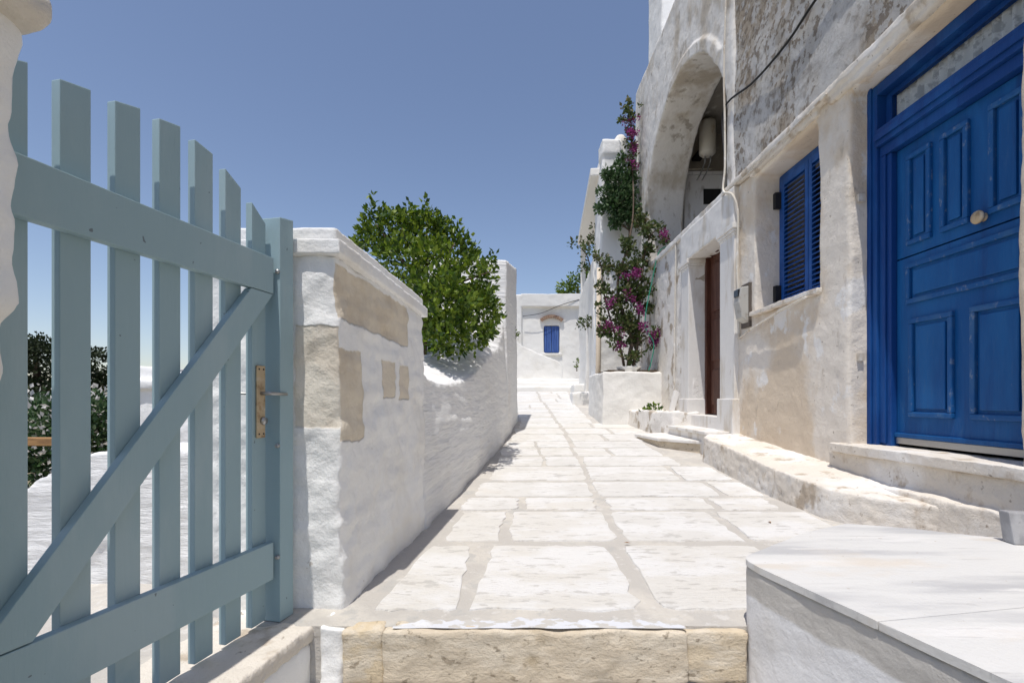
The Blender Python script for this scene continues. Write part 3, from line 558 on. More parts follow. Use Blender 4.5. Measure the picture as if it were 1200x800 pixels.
# porch door on the far wall
pd = part("porch_door", woodw, (3.47, 4.30, 9.44, 9.50, 3.43, 5.30), bev=.008)
part("porch_door_pane", darkglass, (3.78, 4.12, 9.425, 9.445, 4.72, 5.02), parent=pd); part("porch_door_frame", woodw, (3.40, 3.465, 9.42, 9.50, 3.43, 5.37), (3.40, 4.36, 9.42, 9.50, 5.305, 5.37), parent=pd, bev=.006)
for b_ in ((3.55, 4.20, 9.43, 9.445, 3.55, 4.05), (3.55, 4.20, 9.43, 9.445, 4.15, 4.6)): part("porch_door_panel", woodw, b_, parent=pd, bev=.01)
wh = thing("water_heater", (3.66, 8.95, 5.45), "cream cylindrical water heater hung high inside the arched porch", "water heater")
bm = bmesh.new(); lathe(bm, (3.66, 8.95, 5.42), [(.02, 0), (.10, .01), (.145, .05), (.15, .08), (.15, .60), (.14, .64), (.02, .67)], 28); build("tank", bm, heaterm, wh, True)
for dx in (-.05, .05):
    bm = bmesh.new(); tube(bm, smooth_path([(3.66 + dx, 8.95, 5.43), (3.66 + dx, 8.95, 5.30), (3.70 + dx, 9.3, 5.22), (3.70 + dx, 9.5, 5.2)]), .011, 8); build("supply_pipe", bm, metal, wh, True)
bm = bmesh.new(); box(bm, 3.58, 3.74, 9.08, 9.52, 5.6, 5.66); build("wall_bracket", bm, ironm, wh)
bm = bmesh.new(); tube(bm, smooth_path([(3.30, 9.30, 3.44), (3.30, 9.30, 4.4), (3.36, 9.36, 5.30), (3.44, 9.38, 5.38), (3.95, 9.40, 5.40)]), .014, 8); tag(build("porch_pipe", bm, pvc, None, True), "thin white pipe bent round the porch door under the arch", "pipe")
bm = bmesh.new(); box(bm, 2.88, 3.7, 9.2, 10.1, 7.37, 9.3); tag(voxel("roof_chimney", bm, .03, white), "plain white masonry stack on top of the weathered house", "chimney")

# big blue door -------------------------------------------------
DX = 2.79
def bev_frame(name, m, boxes, parent, bev=.006): return part(name, m, *boxes, parent=parent, bev=bev)
df = bev_frame("door_frame", blue_fr, [(DX, DX + .10, 3.655, 3.735, .53, 3.28), (DX, DX + .10, 2.50, 2.565, .53, 3.28), (DX, DX + .10, 2.566, 3.654, 3.20, 3.28), (DX + .035, DX + .10, 3.56, 3.654, .53, 2.72), (DX - .012, DX + .11, 2.566, 3.654, 2.80, 2.93), (DX + .02, DX + .11, 2.566, 3.654, 2.722, 2.80)], house)
bev_frame("frame_moulding", blue_fr, [(DX - .014, DX - .001, 3.70, 3.74, .53, 3.285), (DX - .03, DX - .013, 2.566, 3.654, 2.84, 2.885), (DX + .02, DX + .034, 3.60, 3.654, .55, 2.72)], df, .004)
tw = part("transom_window", blue_fr, (DX + .07, DX + .11, 2.566, 3.654, 2.931, 2.965), (DX + .07, DX + .11, 2.566, 3.654, 3.165, 3.199), (DX + .07, DX + .11, 3.60, 3.654, 2.966, 3.164), (DX + .07, DX + .11, 2.566, 2.62, 2.966, 3.164))
part("glass_pane", glassm, (DX + .085, DX + .091, 2.62, 3.60, 2.965, 3.165), parent=tw)
bm = bmesh.new(); prev = None
for i in range(121):
    Yq = 2.60 + 1.02 * i / 120; xq = DX + .125 + .012 * math.sin(i * .9) + .006 * math.sin(i * 2.3)
    a_, b_ = bm.verts.new((xq, Yq, 2.93)), bm.verts.new((xq, Yq, 3.20))
    if prev: bm.faces.new((prev[0], a_, b_, prev[1]))
    prev = (a_, b_)
build("lace_curtain", bm, curtain, tw, True)
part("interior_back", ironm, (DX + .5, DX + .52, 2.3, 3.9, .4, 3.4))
LX = DX + .075
door = part("door", blue, (LX, LX + .045, 2.57, 3.556, 1.915, 2.718), (LX, LX + .045, 2.57, 3.556, .60, 1.905), bev=.004)
def panel(y0, y1, z0, z1):
    bm = bmesh.new(); e = .036
    # moulding ring
    for b_ in ((y0, y1, z0, z0 + e), (y0, y1, z1 - e, z1), (y0, y0 + e, z0 + e, z1 - e), (y1 - e, y1, z0 + e, z1 - e)): box(bm, LX - .022, LX + .005, b_[0], b_[1], b_[2], b_[3])
    build("panel_moulding", bm, blue_edge, door, bev=.008)
    bm = bmesh.new(); box(bm, LX - .014, LX + .004, y0 + .058, y1 - .058, z0 + .058, z1 - .058); build("raised_panel", bm, blue, door, bev=.008)
for q in ((3.255, 3.455, 1.985, 2.635), (2.985, 3.185, 1.985, 2.635), (2.645, 2.86, 1.985, 2.635), (2.63, 3.46, 1.565, 1.855), (3.09, 3.435, .755, 1.455), (2.63, 2.975, .755, 1.455)): panel(*q)
bm = bmesh.new(); lathe(bm, (LX - .075, 2.90, 1.985), [(.012, .022), (.036, .025), (.041, .034), (.036, .046), (.016, .052), (.013, .066), (.024, .068), (.026, .076)], 24, 'x'); build("door_knob", bm, brass, door, True)
part("kick_strip", metal, (LX - .012, LX - .001, 2.57, 3.55, .555, .60), parent=door, bev=.002)
part("weather_bar", blue, (LX - .022, LX + .03, 2.57, 3.556, .602, .635), parent=door, bev=.006)
bm = bmesh.new(); box(bm, 2.555, 2.96, 2.36, 3.86, .465, .532); voxel("door_sill", bm, .007, ledgem, house, amps=((.004, 3), (.003, 14)))
for zz in (2.42, 1.18): part("hinge_plate", pvc, (2.70, 2.745, 3.718, 3.742, zz, zz + .06))
# shuttered window ---------------------------------------------------
WX = 2.90
wf = part("window_frame", blue_s, (WX, WX + .06, 5.13, 5.185, 1.825, 3.28), (WX, WX + .06, 4.135, 4.19, 1.825, 3.28), (WX, WX + .06, 4.19, 5.13, 3.225, 3.28), (WX, WX + .06, 4.19, 5.13, 1.825, 1.88), bev=.004)
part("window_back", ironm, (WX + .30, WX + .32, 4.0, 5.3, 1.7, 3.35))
bm = bmesh.new(); tmp = bmesh.new(); hexa(bm, [(-.020, -.178, -.020), (.016, -.178, .010), (.016, .178, .010), (-.020, .178, -.020), (-.020, -.178, -.010), (.016, -.178, .018), (.016, .178, .018), (-.020, .178, -.010)]); tmp.free()
slat0 = None
for (ya, yb) in ((4.664, 5.126), (4.194, 4.656)):
    sh = part("shutter", blue_s, (WX - .012, WX + .028, ya, ya + .052, 1.884, 3.22), (WX - .012, WX + .028, yb - .052, yb, 1.884, 3.22), (WX - .012, WX + .028, ya + .053, yb - .053, 3.15, 3.22), (WX - .012, WX + .028, ya + .053, yb - .053, 1.884, 1.955), bev=.004)
    for i in range(24):
        o_ = (WX + .004, (ya + yb) / 2, 1.985 + i * .0495)
        if slat0 is None: slat0 = build("shutter_slat", bm, blue_s, sh, origin=(0, 0, 0)); slat0.parent = None; place(slat0, o_, sh)
        else: copy_at(slat0, "shutter_slat", o_, sh)
for zz in (2.93, 1.93): part("shutter_hinge", ironm, (2.83, WX - .002, 5.13, 5.183, zz, zz + .17), bev=.004)
bm = bmesh.new(); box(bm, 2.60, 2.98, 4.08, 5.25, 1.785, 1.835); voxel("window_sill", bm, .010, ledgem, house, amps=((.006, 4), (.004, 14)))
# brown door with marble surround ------------------------------------------
bd = part("brown_door", brown, (2.88, 2.925, 6.02, 6.93, .66, 2.92), bev=.004)
for q in ((6.52, 6.86, .80, 1.30), (6.09, 6.43, .80, 1.30), (6.52, 6.86, 1.42, 2.0), (6.09, 6.43, 1.42, 2.0), (6.52, 6.86, 2.12, 2.8), (6.09, 6.43, 2.12, 2.8)): part("door_panel", brown, (2.862, 2.885, *q), parent=bd, bev=.01)
part("brown_door_frame", brown, (2.82, 2.93, 6.935, 6.995, .66, 2.97), (2.82, 2.93, 5.95, 6.015, .66, 2.97), (2.82, 2.93, 6.015, 6.935, 2.925, 2.975), bev=.005)
for (ya, yb) in ((7.0, 7.30), (5.56, 5.945)):
    p_ = part("pilaster", surround, (2.585, 2.95, ya, yb, .86, 2.82), bev=.008)
    part("pilaster_base", surround, (2.555, 2.95, ya - .02, yb + .02, .42, .885), parent=p_, bev=.012)
    bm = bmesh.new()
    for z0, z1, e in ((2.80, 2.83, .008), (2.83, 2.862, .022), (2.862, 2.925, .036)): box(bm, 2.585 - e, 2.95, ya - e, yb + e, z0 + .001, z1)
    build("pilaster_capital", bm, surround, p_, bev=.006)
bm = bmesh.new(); box(bm, 2.57, 2.95, 5.55, 7.31, 2.926, 3.36); voxel("marble_lintel", bm, .016, surround, house, amps=((.006, 2), (.004, 10)))
part("threshold_step", surround, (2.60, 2.95, 5.95, 6.995, .42, .655), bev=.008)
# cables, conduit, meter
bm = bmesh.new(); tube(bm, smooth_path([(2.62, 5.84, 7.3), (2.625, 5.84, 6.2), (2.60, 5.86, 5.0), (2.60, 5.84, 4.3), (2.585, 5.80, 3.7), (2.555, 5.78, 3.40), (2.56, 5.55, 3.25), (2.60, 5.50, 3.0), (2.60, 5.52, 2.4), (2.61, 5.49, 1.9), (2.615, 5.50, 1.58)]), .013, 8)
tube(bm, smooth_path([(2.615, 5.50, 1.58), (2.60, 5.3, 1.62), (2.595, 4.9, 1.69), (2.59, 4.55, 1.74), (2.585, 4.2, 1.775)]), .011, 8)
tag(build("wall_conduit", bm, pvc, None, True), "cream conduit dropping down the house front beside the brown door to the window sill", "pipe")
bm = bmesh.new(); tube(bm, smooth_path([(2.60, 5.86, 3.9), (2.615, 5.89, 4.46), (2.62, 5.24, 4.33), (2.625, 4.89, 4.29), (2.625, 4.51, 4.28), (2.625, 4.13, 4.33), (2.63, 3.2, 4.40), (2.63, 1.0, 4.36)]), .012, 8); tag(build("wall_cable", bm, cablem, None, True), "black cable climbing diagonally across the mottled stucco wall", "cable")
bm = bmesh.new(); tube(bm, smooth_path([(2.60, 5.80, 3.42), (2.585, 5.3, 3.345), (2.57, 4.9, 3.34), (2.57, 4.3, 3.35), (2.565, 3.9, 3.37)]), .009, 6); tag(build("string_course_cable", bm, pvc, None, True), "dirty white cable run under the string course over the window", "cable")
mt = thing("electric_meter", (2.60, 5.36, 1.72), "small grey electric meter box on the peeling wall beside the window", "meter")
bm = bmesh.new(); prism(bm, [(2.66, 1.70), (2.54, 1.78), (2.51, 1.95), (2.53, 2.12), (2.66, 2.14)], 5.28, 5.42, 'y'); build("meter_case", bm, plasticg, mt, bev=.012)
bm = bmesh.new(); box(bm, 2.505, 2.53, 5.30, 5.40, 2.02, 2.10); build("meter_window", bm, darkglass, mt, bev=.004)
bm = bmesh.new(); box(bm, 2.612, 2.66, 5.27, 5.45, 1.68, 2.17); build("meter_back_board", bm, recess_d, mt, bev=.004)  # dark panel standing in for the shaded recess behind the meter
bm = bmesh.new(); tube(bm, smooth_path([(2.615, 7.62, 3.35), (2.61, 7.65, 2.4), (2.60, 7.66, 1.2), (2.59, 7.62, .78)]), .014, 8); tag(build("drain_pipe", bm, pvc, None, True), "thin white downpipe between the bougainvillea and the brown door", "pipe")
bm = bmesh.new(); hexa(bm, [(2.42, 7.35, .70), (2.50, 7.35, .70), (2.52, 7.45, .70), (2.44, 7.45, .70), (2.52, 7.35, 1.02), (2.58, 7.35, .98), (2.58, 7.45, .98), (2.52, 7.45, 1.02)]); tag(build("marble_offcut", bm, surround, bev=.006), "broken pale marble offcut leaning by the downpipe", "stone")

# ------------------------------------------------------------------ kerb platform, bench, steps on the right
bm = bmesh.new()
pl = [(2.14, 5.35, .46), (2.12, 4.8, .415), (2.12, 4.1, .345), (2.16, 3.30, .262), (2.30, 3.06, .25), (2.63, 2.66, .25), (2.75, 2.55, .26), (2.75, 4.0, .36), (2.75, 5.6, .48), (2.30, 5.62, .47)]
prism(bm, [(p[0], p[1]) for p in pl], -.35, 0, 'z', [p[2] for p in pl])
tag(voxel("kerb_platform", bm, .014, ledgem, amps=((.010, 2.2), (.008, 7), (.006, 20)), sm=1), "worn plastered kerb platform running below the window to the blue door", "platform")
bm = bmesh.new(); prism(bm, [(2.45, 3.6), (2.75, 3.75), (2.75, 2.3), (2.60, 2.3), (2.50, 2.9)], -.1, .29); prism(bm, [(2.60, 3.92), (2.75, 3.95), (2.75, 2.2), (2.60, 2.2)], -.1, .47)
tag(voxel("door_plinth", bm, .016, ledgem, amps=((.015, 2.5), (.008, 9), (.004, 22))), "rough plaster plinth step under the blue door's sill", "step")
bp = [(.912, 1.76), (.905, 1.835), (.910, 1.865), (.925, 1.888), (.95, 1.91), (1.05, 1.985), (1.13, 2.045), (1.35, 2.215), (1.667, 2.385), (1.9, 2.30), (2.14, 2.15), (2.72, 2.05), (2.72, .1), (1.28, .1), (1.11, 1.0)]
bq = []
for i in range(len(bp)):
    p, q = Vector(bp[i]), Vector(bp[(i + 1) % len(bp)]); m_ = max(1, int((q - p).length / .07))
    for k_ in range(m_):
        v_ = p.lerp(q, k_ / m_); bq.append((v_.x + .004 * noise.noise(Vector((v_.x * 11, v_.y * 11, 2))), v_.y + .004 * noise.noise(Vector((v_.x * 11, v_.y * 11, 7)))))
bp = bq
bench = thing("marble_bench", (1.7, 1.2, -.9), "whitewashed bench block with rounded corner and pale marble slab top", "bench")
cen = Vector((1.8, 1.3)); inn = [tuple(Vector(p) + (cen - Vector(p)).normalized() * .005) for p in bp]
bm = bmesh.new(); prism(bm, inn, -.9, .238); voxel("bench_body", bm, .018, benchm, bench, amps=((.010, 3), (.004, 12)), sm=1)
def clip(poly, a, b, keep):   # half plane y > a + b*x
    out = []
    f = lambda p: (p[1] - a - b * p[0]) * keep
    for i in range(len(poly)):
        p, q = poly[i], poly[(i + 1) % len(poly)]; fp, fq = f(p), f(q)
        if fp >= 0: out.append(p)
        if fp * fq < 0: t = fp / (fp - fq); out.append((p[0] + (q[0] - p[0]) * t, p[1] + (q[1] - p[1]) * t))
    return out
for kp, a in ((1, 1.153), (-1, 1.150)):
    bm = bmesh.new(); prism(bm, clip(bp, a, .18, kp), .2385, .2635); build("marble_slab", bm, marble, bench, bev=.003)
bm = bmesh.new(); hexa(bm, [(2.135, 2.03, .264), (2.8, 1.96, .264), (2.8, 2.02, .264), (2.145, 2.09, .264), (2.125, 2.045, .40), (2.8, 1.98, .37), (2.8, 2.03, .37), (2.135, 2.10, .40)]); tag(build("grey_marble_slab", bm, marble_g, bev=.006), "upright dark grey marble offcut at the back of the marble bench", "stone")
# marble step block and lower slab at the brown door
bm = bmesh.new(); box(bm, 2.30, 2.62, 5.62, 7.0, .05, .455); o1 = thing("marble_doorstep", (2.45, 6.3, .1), "pale marble doorstep below the brown door", "step"); build("step_block", bm, surround, o1, bev=.012)
bm = bmesh.new(); box(bm, 2.265, 2.70, 5.62, 7.02, .457, .497); build("tread_slab", bm, surround, o1, bev=.008)
bm = bmesh.new(); prism(bm, [(1.83, 7.0), (1.93, 6.25), (2.33, 5.80), (2.5, 6.4), (2.4, 7.3)], .12, .33); ls = thing("entry_slab", (2.2, 6.5, .2), "low cream slab step lying on the street before the marble doorstep", "step"); build("slab_base", bm, riser, ls, bev=.01)
bm = bmesh.new(); prism(bm, [(1.80, 7.02), (1.90, 6.22), (2.34, 5.75), (2.5, 6.4), (2.4, 7.3)], .332, .372); build("slab_top", bm, surround, ls, bev=.008)
bm = bmesh.new(); prism(bm, [(2.33, 6.95), (2.72, 6.95), (2.72, 8.5), (2.05, 8.5), (2.12, 7.9)], 0, .69); tag(voxel("wall_ledge", bm, .02, peel, amps=((.025, 2.5), (.012, 7))), "crumbling whitewashed ledge between planter and marble doorstep", "ledge")
simple_plant("ledge_shrub", "small low green shrub growing on the crumbling whitewashed ledge", "plant", [clump(766, 480, 8, 7.9), clump(758, 482, 6, 7.9), clump(773, 483, 6, 7.9)], leafm, .05, 2.4, tuple(P(766, 488, 7.9)), [([P(766, 489, 7.9), P(766 + d, 478, 7.9)], .012, .004) for d in (-7, 0, 7)])
bm = bmesh.new(); box(bm, 1.60, 2.66, 8.42, 9.98, .1, 1.36); tag(voxel("planter_wall", bm, .022, far_white, amps=((.02, 2), (.008, 8))), "plain whitewashed masonry planter below the bougainvillea", "planter")
bm = bmesh.new(); box(bm, 1.72, 2.6, 8.56, 9.9, 1.34, 1.40); tag(build("planter_soil", bm, soil), kind="structure")

# bougainvillea
bv = thing("bougainvillea", (2.1, 8.75, 1.36), "tall magenta bougainvillea climbing from the planter up the house corner", "bougainvillea")
bc = [(735, 378, 20, 8.8), (720, 352, 16, 8.8), (745, 345, 18, 8.9), (728, 318, 14, 8.9), (750, 310, 13, 9.0), (745, 398, 14, 8.8), (722, 400, 10, 8.7), (712, 385, 9, 8.8), (708, 340, 8, 8.8), (735, 288, 11, 9.1), (757, 272, 9, 9.0), (768, 266, 7, 8.8), (778, 282, 6, 8.6), (710, 312, 8, 8.9), (700, 302, 6, 8.9), (760, 292, 8, 9.0), (748, 260, 9, 9.3), (770, 395, 9, 8.7), (756, 362, 9, 8.9), (765, 340, 6, 8.9), (742, 418, 9, 8.7)]
bc += [(740 + random.uniform(-3, 3), y, 5.5, 9.75) for y in range(125, 205, 9)] + [(733, 128, 5, 9.7), (727, 140, 4, 9.7), (735, 118, 3, 9.7)]
BC = []
for q in bc:
    BC.append(clump(q[0], q[1], q[2] * .7, q[3]))
    for _ in range(9): BC.append(clump(q[0] + random.gauss(0, q[2] * .65), q[1] + random.gauss(0, q[2] * .6), q[2] * random.uniform(.22, .42), q[3] + random.uniform(-.25, .15)))
leaves("foliage", BC, leafb, bv, .072, 3.6, .15)
FC = []
for (x, y, r, Yq, k) in ((774, 390, 9, 8.6, 6), (766, 398, 6, 8.6, 3), (728, 388, 8, 8.6, 3), (712, 382, 6, 8.6, 3), (737, 345, 8, 8.6, 3), (748, 320, 7, 8.7, 3), (732, 322, 6, 8.7, 2), (756, 385, 5, 8.6, 3), (778, 276, 5, 8.5, 2), (750, 365, 5, 8.6, 2), (726, 408, 5, 8.6, 2), (740, 140, 5, 9.65, 2), (741, 155, 5, 9.65, 3), (742, 172, 5, 9.65, 3), (739, 190, 5, 9.65, 2), (720, 355, 5, 8.6, 2)):
    for _ in range(k * 2): FC.append(clump(x + random.gauss(0, r * .5), y + random.gauss(0, r * .5), random.uniform(2.2, 4.8), Yq + random.uniform(-.12, .08)))
leaves("bracts", FC, bract, bv, .045, 1.9, .2)
B0 = Vector((2.12, 8.75, 1.36))
limbs("stem", [([B0, P(738, 415, 8.75), P(740, 395, 8.8), P(728, 360, 8.8), P(724, 330, 8.9), P(735, 290, 9.1), P(742, 250, 9.4), P(741, 190, 9.7), P(738, 120, 9.7)], .045, .006), ([B0 + Vector((.06, 0, 0)), P(746, 410, 8.75), P(748, 380, 8.8), P(752, 330, 8.9), P(758, 285, 9.0), P(772, 268, 8.7), P(786, 276, 8.5)], .03, .005),
              ([B0 + Vector((-.05, 0, 0)), P(728, 412, 8.75), P(720, 390, 8.75), P(708, 345, 8.8), P(704, 310, 8.8), P(692, 298, 8.8)], .028, .004), ([P(742, 405, 8.75), P(760, 395, 8.7), P(776, 388, 8.6)], .018, .006), ([P(728, 365, 8.8), P(716, 385, 8.7), P(706, 388, 8.7)], .014, .005)], twig, bv)
bm = bmesh.new(); lathe(bm, (2.13, 8.72, 1.355), [(.14, 0), (.19, .01), (.20, .07), (.215, .09), (.215, .11), (.18, .11), (.17, .07)], 24); tag(build("flower_pot", bm, far_white, None, True), "squat whitewashed pot ring at the foot of the bougainvillea", "pot")
cr = thing("green_creeper", (2.2, 9.7, 3.4), "bushy pale green creeper hanging below the upper bougainvillea", "creeper")
CC = []
for q in ((722, 212, 17), (722, 238, 18), (735, 228, 14), (712, 228, 12), (733, 252, 12), (722, 258, 11), (712, 205, 9), (727, 195, 9), (740, 210, 9), (708, 245, 7), (742, 248, 9), (728, 183, 4)):
    CC.append(clump(q[0], q[1], q[2] * .8, 9.75, .8))
    for _ in range(5): CC.append(clump(q[0] + random.gauss(0, q[2] * .6), q[1] + random.gauss(0, q[2] * .6), q[2] * .3, 9.7))
leaves("foliage", CC, leafg, cr, .075, 5.0, .3)
limbs("stem", [([P(736, 300, 9.6), P(738, 270, 9.75), P(728, 240, 9.8), P(724, 200, 9.8)], .035, .012), ([P(738, 270, 9.75), P(716, 250, 9.75), P(710, 215, 9.75)], .02, .008)], twig, cr)
bm = bmesh.new(); tube(bm, smooth_path([P(784, 288, 8.55), P(772, 296, 8.6), P(764, 330, 8.6), P(757, 365, 8.55), P(757, 385, 8.5), P(766, 402, 8.5), P(763, 425, 8.5), P(760, 434, 8.5)]), .009, 8); tag(build("garden_hose", bm, hosem, None, True), "thin green hose looping down beside the bougainvillea into the planter", "hose")

# ------------------------------------------------------------------ next houses along the right
nh = thing("buttress_house", (2.4, 10.6, .4), "narrow tall white house front with battered corner behind the creeper", "house")
bm = bmesh.new(); hexa(bm, [(1.73, 10.0, .2), (3.6, 10.0, .2), (3.6, 11.2, .2), (1.83, 11.2, .2), (1.90, 10.0, 6.2), (3.6, 10.0, 6.35), (3.6, 11.2, 6.35), (1.98, 11.2, 6.2)]); box(bm, 1.88, 2.30, 9.97, 10.4, 6.0, 6.30)
voxel("wall", bm, .03, white, nh, amps=((.025, 1.4), (.01, 5)))
bm = bmesh.new(); lathe(bm, (2.30, 10.15, 6.2), [(.15, 0), (.15, .10), (.13, .18), (.08, .25), (.02, .27)], 20); build("round_finial", bm, far_white, nh, True)
bm = bmesh.new(); tube(bm, [(1.76, 9.95, .45), (1.79, 9.95, 1.6), (1.81, 9.95, 3.6)], [.055, .05, .045], 10); build("stained_corner_pipe", bm, rustw, nh, True)
th = thing("terrace_house", (2.6, 13.5, .6), "white terrace house with flat overhanging roof slab and low doorway", "house")
bm = bmesh.new(); dd = Vector((.47, 6.0)).normalized()
def T(s, o, z): return (1.80 + dd.x * s + dd.y * o, 10.4 + dd.y * s - dd.x * o, z)
def tb(s0, s1, o0, o1, z0, z1): hexa(bm, [T(s0, o0, z0), T(s1, o0, z0), T(s1, o1, z0), T(s0, o1, z0), T(s0, o0, z1), T(s1, o0, z1), T(s1, o1, z1), T(s0, o1, z1)])
tb(.4, 1.7, 0, 1.5, .2, 4.1); tb(1.68, 2.52, 0, 1.5, 2.95, 4.1); tb(1.68, 2.52, .35, 1.5, .2, 3.0); tb(2.5, 5.7, 0, 1.5, .2, 4.15)
voxel("street_wall", bm, .04, far_white, th, amps=((.025, 1.2), (.01, 5)))
bm = bmesh.new(); tb(1.69, 2.51, .25, .33, .8, 2.93); build("door", bm, brown, th, bev=.01)
bm = bmesh.new(); tb(.5, 5.6, .45, 4.5, 4.05, 5.80); build("upper_wall", bm, far_white, th, bev=.03)
bm = bmesh.new(); tb(.15, 4.9, -.08, 4.6, 5.80, 5.98); build("roof_slab", bm, far_white, th, bev=.03)
bm = bmesh.new(); tb(4.6, 4.75, .0, .15, 4.12, 5.8); build("roof_post", bm, far_white, th, bev=.015)
for s0, s1, o0, z1 in ((1.4, 2.9, -.42, 1.05), (3.0, 5.2, -.30, 1.30)):
    bm = bmesh.new(); tb(s0, s1, o0, .1, .3, z1); tag(voxel("stoop", bm, .03, far_white), "low white doorstep block against the terrace house" if z1 < 1.2 else "higher white bench block near the steps against the terrace house", "step")
simple_plant("wall_bush", "small bush hanging on the terrace house wall beside its doorway", "plant", [clump(684, 379, 6, 11.3), clump(690, 375, 5, 11.2), clump(680, 382, 4, 11.3), clump(693, 378, 4, 11.1)], leafb, .07, 2.2, tuple(P(690, 384, 11.3)), [([P(693, 384, 11.5), P(687, 378, 11.3)], .02, .006)])
vc = [clump(a + random.gauss(0, 4), b + random.gauss(0, 4), random.uniform(2, 4.5), Yv) for (a, b, Yv) in ((690, 285, 11.2), (684, 290, 11.5), (697, 292, 10.9), (686, 305, 11.6), (690, 316, 11.5), (684, 314, 11.7), (675, 288, 11.4), (694, 275, 11.2), (700, 300, 10.6)) for _ in range(4)]
simple_plant("terrace_vine", "straggling vine on the terrace edge under the roof slab", "vine", vc, leafb, .08, 1.6, tuple(P(692, 325, 11.4)), [([P(694, 325, 11.5), P(688, 300, 11.5), P(676, 287, 11.4)], .02, .006), ([P(694, 325, 11.5), P(698, 295, 10.9), P(706, 296, 10.3)], .02, .006)])
simple_plant("corner_plant", "small potted-size green plant at the far house corner by the steps", "plant", [clump(676, 424, 3, 17.0), clump(675, 429, 2.2, 17.0)], leafm, .09, 2.2, tuple(P(676, 434, 17.0)), [([P(676, 435, 17.0), P(676, 424, 17.0)], .02, .008)])

# ------------------------------------------------------------------ street end: steps, stair wall, far house, tree
stp = bpy.data.objects.new("x", None)
for (ya, yb, z1) in ((15.6, 16.35, 1.29), (16.3, 17.05, 1.46), (17.0, 20.2, 1.60)):
    bm = bmesh.new(); box(bm, -.9, 2.6, ya, yb, .4, z1); tag(voxel("street_step", bm, .035, far_white, amps=((.02, 1.5), (.008, 5))), kind="structure")
bm = bmesh.new(); prism(bm, [(-.6, 3.2), (.20, 2.95), (.45, 2.76), (1.0, 2.52), (1.70, 2.24), (1.86, 2.0), (1.90, 1.2), (-.6, 1.2)], 17.4, 17.75, 'y'); tag(voxel("stair_wall", bm, .03, far_white, amps=((.025, 1.5), (.01, 5))), "sloping whitewashed stair wall in front of the far house", "wall")
fh = thing("far_house", (1.4, 22, 1.5), "plain white house with blue shuttered window closing the street end", "house")
def sh_(px): return (px - 600) / F * 20
bm = bmesh.new(); wx0, wx1, wz0, wz1 = sh_(637.3), sh_(655.7), EYE + (467 - 413.5) / F * 20, EYE + (467 - 381) / F * 20
for b_ in ((-.6, wx0, 20, 24, 1.0, 5.2), (wx1, 3.4, 20, 24, 1.0, 5.2), (wx0 - .05, wx1 + .05, 20, 24, 1.0, wz0), (wx0 - .05, wx1 + .05, 20, 24, wz1, 5.2), (wx0 - .05, wx1 + .05, 20.2, 24, wz0 - .05, wz1 + .05)): box(bm, *b_)
box(bm, -.6, .4, 19.86, 20.2, 1.0, 5.22); box(bm, .38, 3.0, 19.84, 20.2, 4.72, 5.24)
voxel("wall", bm, .04, far_white, fh, amps=((.02, 1.2), (.008, 5)))
wm = (wx0 + wx1) / 2
for xa, xb in ((wx0 + .02, wm - .006), (wm + .006, wx1 - .02)):
    bm = bmesh.new(); box(bm, xa, xb, 20.07, 20.13, wz0 + .02, wz1 - .02); s_ = build("window_shutter", bm, blue_f, fh, bev=.006)
    for k_ in range(3):
        wB = (xb - xa) / 3; bm = bmesh.new(); box(bm, xa + wB * k_ + .01, xa + wB * (k_ + 1) - .01, 20.045, 20.075, wz0 + .06, wz1 - .06); build("shutter_board", bm, blue_f, s_, bev=.006)
bm = bmesh.new(); box(bm, wx0 - .10, wx1 + .10, 19.93, 20.19, wz0 - .09, wz0 - .01); build("window_sill", bm, far_white, fh, bev=.01)
ac, ar = Vector((wm, EYE + (467 - 386) / F * 20)), .60
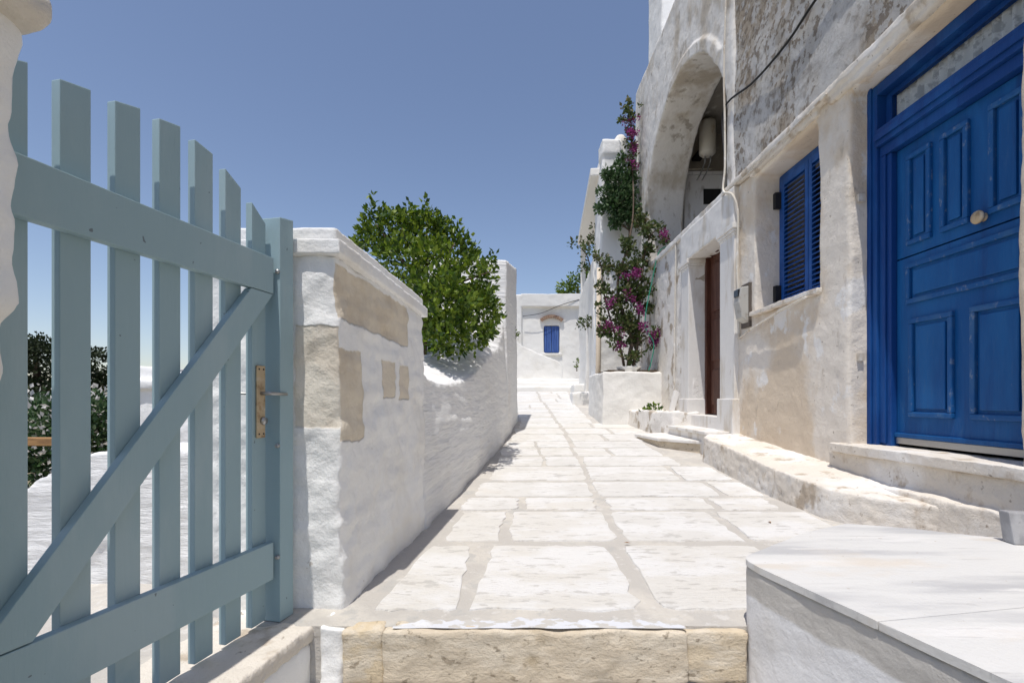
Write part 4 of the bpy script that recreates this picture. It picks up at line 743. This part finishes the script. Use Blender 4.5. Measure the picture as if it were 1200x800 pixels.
for i in range(11):
    a0, a1 = math.radians(135 - 90 * i / 11 - .5), math.radians(135 - 90 * (i + 1) / 11 + .5)
    a0, a1 = math.radians(90) + (a0 - math.radians(90)) * .95, math.radians(90) + (a1 - math.radians(90)) * .95
    bm = bmesh.new(); prism(bm, [(ac.x + (r_) * math.cos(t_), ac.y - .12 + r_ * math.sin(t_)) for r_, t_ in ((ar, a0), (ar + .13, a0), (ar + .13, a1), (ar, a1))], 19.90, 20.06, 'y'); build("arch_brick", bm, brick, fh)
bm = bmesh.new(); tube(bm, smooth_path([(.45, 19.80, 4.30), (1.2, 19.78, 4.42), (2.0, 19.8, 4.75), (2.8, 19.82, 5.0)]), .012, 6); tag(build("far_cable", bm, cablem, None, True), "thin dark cable slung across the far house front", "cable")
tc = []
for i in range(46):
    a, b_ = random.uniform(656, 690), random.uniform(0, 1); top = float(np.interp(a, [656, 663, 672, 682, 690], [338, 328, 318, 316, 322])); tc.append(clump(a, top + (352 - top) * b_, random.uniform(3, 6), 26 + random.uniform(-.8, .8)))
simple_plant("pine_tree", "green tree showing above the far house roof", "tree", tc, leafm, .16, 1.7, (3.4, 26, 1.0), [([(3.4, 26, .8), (3.4, 26, 4.5), (3.6, 26, 7.0)], .18, .05)])

# dry leaves and chips lying on the paving
dl = mat("dry_leaf", (0.26, 0.14, 0.06), 0.8)
for px, py, lab in ((902, 617, "dry leaf on the slab beside the marble bench's far corner"), (735, 641, "dry leaf in the paving joint before the gate pier"), (822, 534, "brown leaf against the front of the cream entry slab")):
    Yd = float(np.interp(-py, [-735, -652, -599, -564, -534, -515], [1.85, 2.59, 3.49, 4.45, 5.68, 6.88])); x = (px - 600) / F * Yd; z = zst(Yd) + .013; a = random.uniform(0, 6.3); l = random.uniform(.018, .026)
    bm = bmesh.new(); c_, s_ = math.cos(a), math.sin(a)
    v = [bm.verts.new((x + c_ * u - s_ * w_, Yd + s_ * u + c_ * w_, z + h)) for u, w_, h in ((-l, 0, .001), (0, l * .4, .006), (l, 0, .003), (0, -l * .4, .005), (0, 0, .001))]
    for k_ in range(4): bm.faces.new((v[k_], v[(k_ + 1) % 4], v[4]))
    tag(build("dry_leaf", bm, dl), lab, "leaf")
